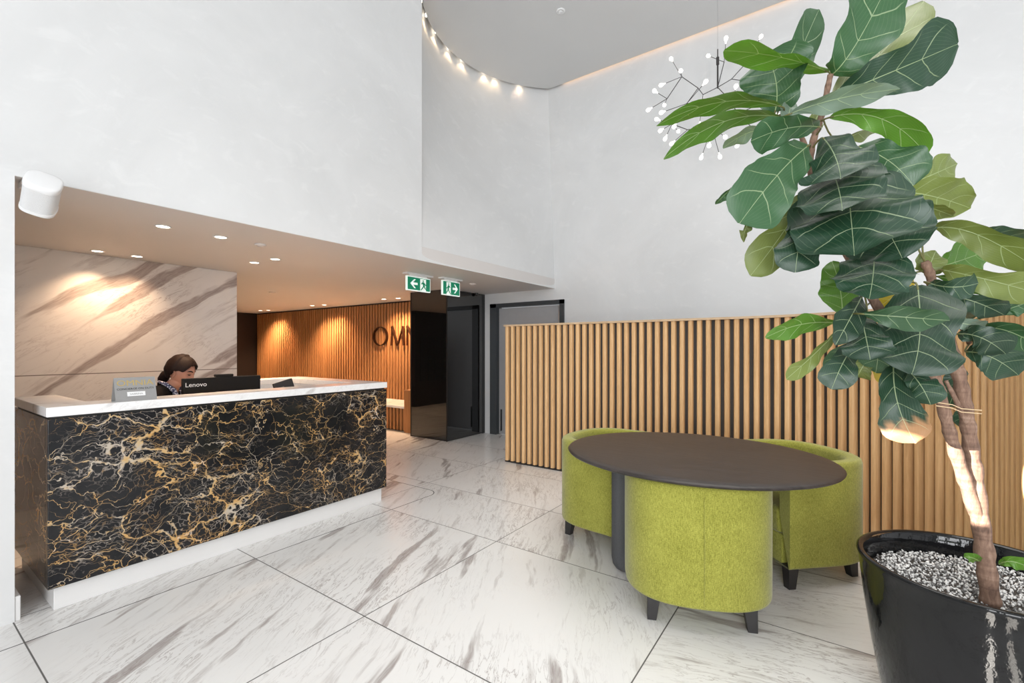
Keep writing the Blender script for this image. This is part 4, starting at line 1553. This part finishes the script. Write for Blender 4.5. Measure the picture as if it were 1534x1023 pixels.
bm = bmesh.new()
uvl = bm.loops.layers.uv.new('leafuv')
cl = bm.verts.layers.float_color.new('leafcol')
hwl = bm.verts.layers.float.new('halfw')
EYE = Vector((0, 0, 1.45))
for li, (p0, pk, p1, W, roll, sh, tone, fold) in enumerate(LEAVES):
    p0, pk, p1 = Vector(p0), Vector(pk), Vector(p1)
    NU, NV = 26, 12
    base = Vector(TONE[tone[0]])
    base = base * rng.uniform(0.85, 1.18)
    ph = rng.uniform(0, 6)
    wavn = rng.uniform(13, 18)
    side_sign = 1 if rng.random() < 0.5 else -1
    chord = (p1 - p0)
    view = ((p0 + p1) / 2 - EYE).normalized()
    rows, uvs = [], {}
    for i in range(NU + 1):
        u_ = i / NU
        c_ = bez(p0, pk, p1, u_)
        tg = (bez(p0, pk, p1, min(1, u_ + 0.01)) - bez(p0, pk, p1, max(0, u_ - 0.01))).normalized()
        s_ = tg.cross(view)
        if s_.length < 1e-3:
            s_ = tg.cross(Vector((0, 0, 1)))
        s_.normalize()
        s_ = Matrix.Rotation(R(roll) * (1 if tg.dot(Vector((0.576, -0.817, 0))) > 0 else -1), 3, tg) @ s_
        n_ = s_.cross(tg).normalized()
        if n_.dot(view) > 0:
            n_ = -n_
        hw_ = 0.5 * W * width(sh, u_)
        row = []
        for j in range(NV + 1):
            v_ = -1 + 2 * j / NV
            edge = abs(v_) ** 2
            wob = 0.075 * W * edge * math.sin(u_ * wavn + ph + (1.3 if v_ > 0 else 0)) * (0.4 + 0.6 * math.sin(PI * u_))
            wob += 0.020 * W * math.cos(u_ * 6 * 2 * PI - abs(v_) * 2.0) * (1 - abs(v_)) * abs(v_) * 2
            outl = 1 + (0.07 * math.sin(u_ * wavn * 0.8 + ph * 2 + 2.1 * (j // (NV // 2 + 1))) + 0.025 * math.sin(u_ * wavn * 2.3 + ph)) * edge
            q = c_ + s_ * (v_ * hw_ * outl) + n_ * (fold * W * abs(v_) ** 1.4 * math.sin(PI * min(1, u_ * 1.05)) + wob)
            vt = bm.verts.new(q)
            colr = base
            if len(tone) > 1:
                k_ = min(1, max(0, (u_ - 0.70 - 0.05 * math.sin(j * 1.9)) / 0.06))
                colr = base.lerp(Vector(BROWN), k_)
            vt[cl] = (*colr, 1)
            vt[hwl] = hw_
            uvs[vt] = (v_ * 0.5 + 0.5, u_)
            row.append(vt)
        rows.append(row)
    for i in range(NU):
        for j in range(NV):
            f = bm.faces.new((rows[i][j], rows[i][j + 1], rows[i + 1][j + 1], rows[i + 1][j]))
            f.smooth = True
            for lp in f.loops:
                lp[uvl].uv = uvs[lp.vert]
    # leaf stalk back to the nearest wood
    if li < len(LEAVES) - 2:
        st = min(STEMS, key=lambda q: (q - p0).length + (0.05 if q.z > p0.z + 0.05 else 0))
        if 0.012 < (st - p0).length < 0.34:
            tg = (bez(p0, pk, p1, 0.06) - p0).normalized()
            pts = [bez(st, p0 - tg * min(0.06, 0.5 * (st - p0).length), p0, k / 6) for k in range(7)] + [bez(p0, pk, p1, 0.04)]
            mb = MB()
            mb.bm.free()
            mb.bm = bm
            nb = len(bm.verts)
            mb.tube(pts, 0.0032, 7)
            bm.verts.ensure_lookup_table()
            for vt in bm.verts[nb:]:
                vt[cl] = (*PETI, 1)
                vt[hwl] = 1.0
                for lp in vt.link_loops:
                    lp[uvl].uv = (0.9, 0.99)
                for f in vt.link_faces:
                    f.smooth = True
me = bpy.data.meshes.new('foliage')
bm.to_mesh(me)
bm.free()
link_mesh('foliage', me, 'leaf', t)

# ------------------------------------------------------------------ the person at the desk


def skin_mesh(name, verts, edges, radii, root=0, sub=2):
    me = bpy.data.meshes.new(name)
    me.from_pydata([tuple(v) for v in verts], edges, [])
    o = bpy.data.objects.new(name, me)
    COL.objects.link(o)
    o.modifiers.new('skin', 'SKIN').use_smooth_shade = True
    for i, r_ in enumerate(radii):
        sv = me.skin_vertices[0].data[i]
        sv.radius = r_ if isinstance(r_, tuple) else (r_, r_)
        sv.use_root = (i == root)
    sb = o.modifiers.new('sub', 'SUBSURF')
    sb.levels = sb.render_levels = sub
    dg = bpy.context.evaluated_depsgraph_get()
    out = bpy.data.meshes.new_from_object(o.evaluated_get(dg))
    bpy.data.objects.remove(o)
    return out


FACE = Vector((0.60, -0.80, 0))
TORSO = Vector((0.66, -0.751, 0))
HC = Vector((1.500, 4.300, 1.262))
HR = Matrix.Translation(HC) @ Matrix.Rotation(math.atan2(FACE.y, FACE.x) - PI / 2, 4, 'Z') @ Matrix.Rotation(R(-20), 4, 'X') @ Matrix.Rotation(R(5), 4, 'Y')


def head_r(d):
    """surface point of the head for a unit direction; y is the face, z is up"""
    x, y, z = d
    p = Vector((x * 0.074, y * 0.094, z * 0.116))
    if z < 0:                                   # jaw narrows
        k = 1 - 0.30 * min(1, -z) ** 1.4
        p.x *= k
        p.y *= (1 - 0.16 * min(1, -z) ** 2) if y > 0 else (1 - 0.34 * min(1, -z))

    def g(dx, dz, sx_, sz_):
        return math.exp(-((x - dx) / sx_) ** 2 - ((z - dz) / sz_) ** 2) if y > 0 else 0.0
    add = 0.020 * g(0, -0.30, 0.16, 0.13) + 0.011 * g(0, -0.10, 0.11, 0.20)      # nose tip, bridge
    add += 0.006 * g(0, 0.22, 0.6, 0.12)                                          # brow
    add -= 0.010 * (g(0.40, 0.03, 0.20, 0.12) + g(-0.40, 0.03, 0.20, 0.12))       # eye sockets
    add += 0.005 * (g(0.40, 0.02, 0.14, 0.07) + g(-0.40, 0.02, 0.14, 0.07))       # eyelids
    add += 0.006 * (g(0.52, -0.30, 0.22, 0.2) + g(-0.52, -0.30, 0.22, 0.2))       # cheeks
    add += 0.007 * g(0, -0.54, 0.22, 0.06) + 0.006 * g(0, -0.64, 0.2, 0.05)       # lips
    add -= 0.003 * g(0, -0.59, 0.26, 0.02)
    add += 0.009 * g(0, -0.86, 0.26, 0.12)                                        # chin
    return p + Vector((x * 0.3, y, z * 0.2)).normalized() * add


def head_mesh(n1=64, n2=48):
    bm = bmesh.new()
    rows = []
    for i in range(1, n2):
        th = PI * i / n2
        rows.append([bm.verts.new(HR @ head_r((math.sin(th) * math.sin(2 * PI * k / n1), math.sin(th) * math.cos(2 * PI * k / n1), math.cos(th)))) for k in range(n1)])
    tp, bt = bm.verts.new(HR @ head_r((0, 0, 1))), bm.verts.new(HR @ head_r((0, 0, -1)))
    for a, c in zip(rows, rows[1:]):
        for k in range(n1):
            bm.faces.new((a[k], c[k], c[(k + 1) % n1], a[(k + 1) % n1]))
    for k in range(n1):
        bm.faces.new((tp, rows[0][k], rows[0][(k + 1) % n1]))
        bm.faces.new((bt, rows[-1][(k + 1) % n1], rows[-1][k]))
    return bm


side = Vector((TORSO.y, -TORSO.x, 0)) * -1          # her left
zz = Vector((0, 0, 1))
PB = Vector((HC.x - TORSO.x * 0.165, HC.y - TORSO.y * 0.165, 0))


def W_(f_, l_, z):
    return PB + TORSO * f_ + side * l_ + zz * z


V, E_, RD = [], [], []


def add(p, r_, par=None):
    V.append(p)
    RD.append(r_)
    if par is not None:
        E_.append((par, len(V) - 1))
    return len(V) - 1


pel = add(W_(0, 0, 0.58), (0.15, 0.11))
wst = add(W_(-0.01, 0, 0.76), (0.125, 0.095), pel)
chs = add(W_(0.02, 0, 0.96), (0.15, 0.105), wst)
upc = add(W_(0.04, 0, 1.065), (0.085, 0.065), chs)
nk = add(W_(0.085, 0, 1.145), (0.05, 0.05), upc)
hd = add(HC + Vector((0, 0, -0.06)), (0.048, 0.048), nk)
for sgn in (-1, 1):
    sh_ = add(W_(0.04, sgn * 0.165, 1.045), (0.050, 0.05), upc)
    el = add(W_(0.08, sgn * 0.225, 0.83), (0.045, 0.045), sh_)
    wr = add(W_(0.25, sgn * 0.14, 0.787), (0.027, 0.024), el)
    pm = add(W_(0.305, sgn * 0.125, 0.780), (0.036, 0.016), wr)
    kn = add(W_(0.345, sgn * 0.118, 0.776), (0.034, 0.013), pm)
    for q, (dx, ln) in enumerate(((-0.030, 0.060), (-0.010, 0.070), (0.010, 0.066), (0.030, 0.052))):
        f1 = add(W_(0.365, sgn * 0.118 + dx, 0.775), 0.0085, kn)
        f2 = add(W_(0.365 + ln * 0.6, sgn * 0.118 + dx * 1.15, 0.768), 0.008, f1)
        add(W_(0.365 + ln, sgn * 0.118 + dx * 1.2, 0.754), 0.007, f2)
    t1 = add(W_(0.315, sgn * 0.118 - sgn * 0.045, 0.770), 0.010, pm)
    add(W_(0.35, sgn * 0.118 - sgn * 0.062, 0.758), 0.0085, t1)
    hp = add(W_(0.06, sgn * 0.09, 0.50), (0.085, 0.08), pel)
    kne = add(W_(0.44, sgn * 0.11, 0.50), (0.058, 0.058), hp)
    an = add(W_(0.40, sgn * 0.11, 0.10), (0.036, 0.036), kne)
    add(W_(0.54, sgn * 0.12, 0.035), (0.038, 0.026), an)
bodyme = skin_mesh('person_body', V, E_, RD)
bm = head_mesh()
bm.from_mesh(bodyme)
me = bpy.data.meshes.new('person')
bm.to_mesh(me)
bm.free()
po = link_mesh('person', me, 'skin', smooth=True)
rm = po.modifiers.new('remesh', 'REMESH')
rm.mode = 'VOXEL'
rm.voxel_size = 0.0042
rm.use_smooth_shade = True
dg = bpy.context.evaluated_depsgraph_get()
me2 = bpy.data.meshes.new_from_object(po.evaluated_get(dg))
po.modifiers.clear()
me2.name = 'person'
me2.materials.clear()
me2.materials.append(M['skin'])
po.data = me2
me2.shade_smooth()
tag(po, 'person in a black jacket with tied dark hair looking down behind the desk', 'person')


def on_face(x, z, out=0.0):
    d = Vector((x, math.sqrt(max(0.02, 1 - x * x - z * z)), z)).normalized()
    q = head_r(d)
    return HR @ (q + Vector((d.x * 0.3, d.y, 0)).normalized() * out)


def strip(name, pts, ths, mat, out=0.0016):
    """thin pad that follows the face: pts (x, z), half heights"""
    b = MB()
    up_, dn = [], []
    for (x, z), h_ in zip(pts, ths):
        up_.append(b.bm.verts.new(on_face(x, z + h_, out)))
        dn.append(b.bm.verts.new(on_face(x, z - h_, out)))
    for k in range(len(pts) - 1):
        b.bm.faces.new((up_[k], up_[k + 1], dn[k + 1], dn[k]))
    o = b.build(name, mat, po, smooth=True)
    sl = o.modifiers.new('thick', 'SOLIDIFY')
    sl.thickness = 0.0012
    return o


for s_ in (-1, 1):
    strip('eyebrow', [(s_ * (0.18 + 0.09 * k), 0.24 + 0.05 * math.sin(PI * k / 5)) for k in range(6)], [0.03, 0.04, 0.042, 0.036, 0.026, 0.01], 'hair', 0.002)
    strip('eye', [(s_ * (0.25 + 0.06 * k), 0.035 - 0.02 * math.sin(PI * k / 5)) for k in range(6)], [0.008, 0.026, 0.034, 0.034, 0.024, 0.008], 'hair', 0.002)
strip('lips', [(-0.20 + 0.08 * k, -0.585 + 0.012 * abs(k - 2.5)) for k in range(6)], [0.008, 0.034, 0.046, 0.046, 0.034, 0.008], 'lip', 0.002)

# hair: a cap that leaves the face free, drawn back into a low tail
b = MB()
n1, n2 = 72, 44
rows = []
for i in range(n2 + 1):
    row = []
    for k in range(n1):
        az = 2 * PI * k / n1                      # 0 = face
        fz = abs((az + PI) % (2 * PI) - PI)       # 0 at the face, pi behind
        knots = ((0.0, 0.92), (0.40, 0.95), (0.75, 1.20), (1.0, 1.42), (1.30, 1.38), (1.62, 1.50), (1.95, 2.05), (3.2, 2.15))
        lim = 2.15
        for (f0, l0), (f1, l1) in zip(knots, knots[1:]):
            if f0 <= fz <= f1:
                lim = l0 + (l1 - l0) * (fz - f0) / (f1 - f0)
        th = lim * i / n2
        d = Vector((math.sin(th) * math.sin(az), math.sin(th) * math.cos(az), math.cos(th)))
        q = head_r(d)
        lift = 0.014 + 0.006 * math.sin(th) + (0.010 if fz > 1.6 else 0) + 0.0022 * math.sin(az * 34 + th * 6)
        part = math.exp(-((az if az < PI else az - 2 * PI) / 0.10) ** 2) * (1 if th > 0.15 else 0)
        lift *= 1 - 0.5 * part
        if i == n2:
            lift *= 0.15
        row.append(b.bm.verts.new(HR @ (q + d * lift)))
    rows.append(row)
for a, c in zip(rows, rows[1:]):
    for k in range(n1):
        b.bm.faces.new((a[k], a[(k + 1) % n1], c[(k + 1) % n1], c[k]))
hb = b.build('hair', 'hair', po, smooth=True)
# low pony tail
b = MB()
tail = [HR @ Vector((0.0, -0.085, -0.045)), HR @ Vector((-0.01, -0.120, -0.075)), HR @ Vector((-0.02, -0.135, -0.12)), HR @ Vector((-0.02, -0.13, -0.18)), HR @ Vector((-0.01, -0.11, -0.24))]
b.tube(tail, [0.026, 0.036, 0.038, 0.030, 0.008], 14)
b.build('pony_tail', 'hair', hb, smooth=True)
# loose strand by the cheek and the ear
for s_ in (-1, 1):
    b = MB()
    pts = [(0.0, -0.016, -0.03), (0.006, -0.020, -0.005), (0.012, -0.012, 0.018), (0.012, 0.004, 0.026), (0.007, 0.013, 0.014), (0.003, 0.010, -0.008), (0.003, 0.002, -0.028)]
    b.tube([HR @ Vector((s_ * (0.071 + p[0]), p[1] - 0.006, p[2] - 0.012)) for p in pts], [0.006, 0.007, 0.007, 0.007, 0.006, 0.007, 0.008], 8)
    b.build('ear', 'skin', po, smooth=True)
# jacket, trousers, patterned scarf
V, E_, RD = [], [], []
a0 = add(W_(0, 0, 0.60), (0.165, 0.125))
a1 = add(W_(-0.01, 0, 0.76), (0.142, 0.112), a0)
a2 = add(W_(0.02, 0, 0.96), (0.166, 0.120), a1)
a3 = add(W_(0.03, 0, 1.088), (0.165, 0.118), a2)
a4 = add(W_(0.035, 0, 1.165), (0.088, 0.080), a3)
for sgn in (-1, 1):
    s1 = add(W_(0.035, sgn * 0.170, 1.066), (0.082, 0.078), a3)
    s2 = add(W_(0.08, sgn * 0.230, 0.83), (0.058, 0.057), s1)
    add(W_(0.235, sgn * 0.146, 0.793), (0.040, 0.038), s2)
link_mesh('jacket', skin_mesh('jacket', V, E_, RD), 'jacket', po, smooth=True)
V, E_, RD = [], [], []
a0 = add(W_(0, 0, 0.545), (0.168, 0.12))
for sgn in (-1, 1):
    h_ = add(W_(0.06, sgn * 0.09, 0.50), (0.098, 0.092), a0)
    k_ = add(W_(0.44, sgn * 0.11, 0.50), (0.070, 0.070), h_)
    add(W_(0.40, sgn * 0.11, 0.13), (0.055, 0.055), k_)
link_mesh('trousers', skin_mesh('trousers', V, E_, RD), 'jacket', po, smooth=True)
b = MB()
for s_ in (-1, 1):
    b.tube([W_(0.02, s_ * 0.050, 1.185), W_(0.085, s_ * 0.066, 1.165), W_(0.135, s_ * 0.050, 1.115), W_(0.150, s_ * 0.028, 1.05), W_(0.155, s_ * 0.005, 0.99)],
           [0.010, 0.015, 0.018, 0.018, 0.014], 10)
b.build('collar', 'scarf', po, smooth=True)
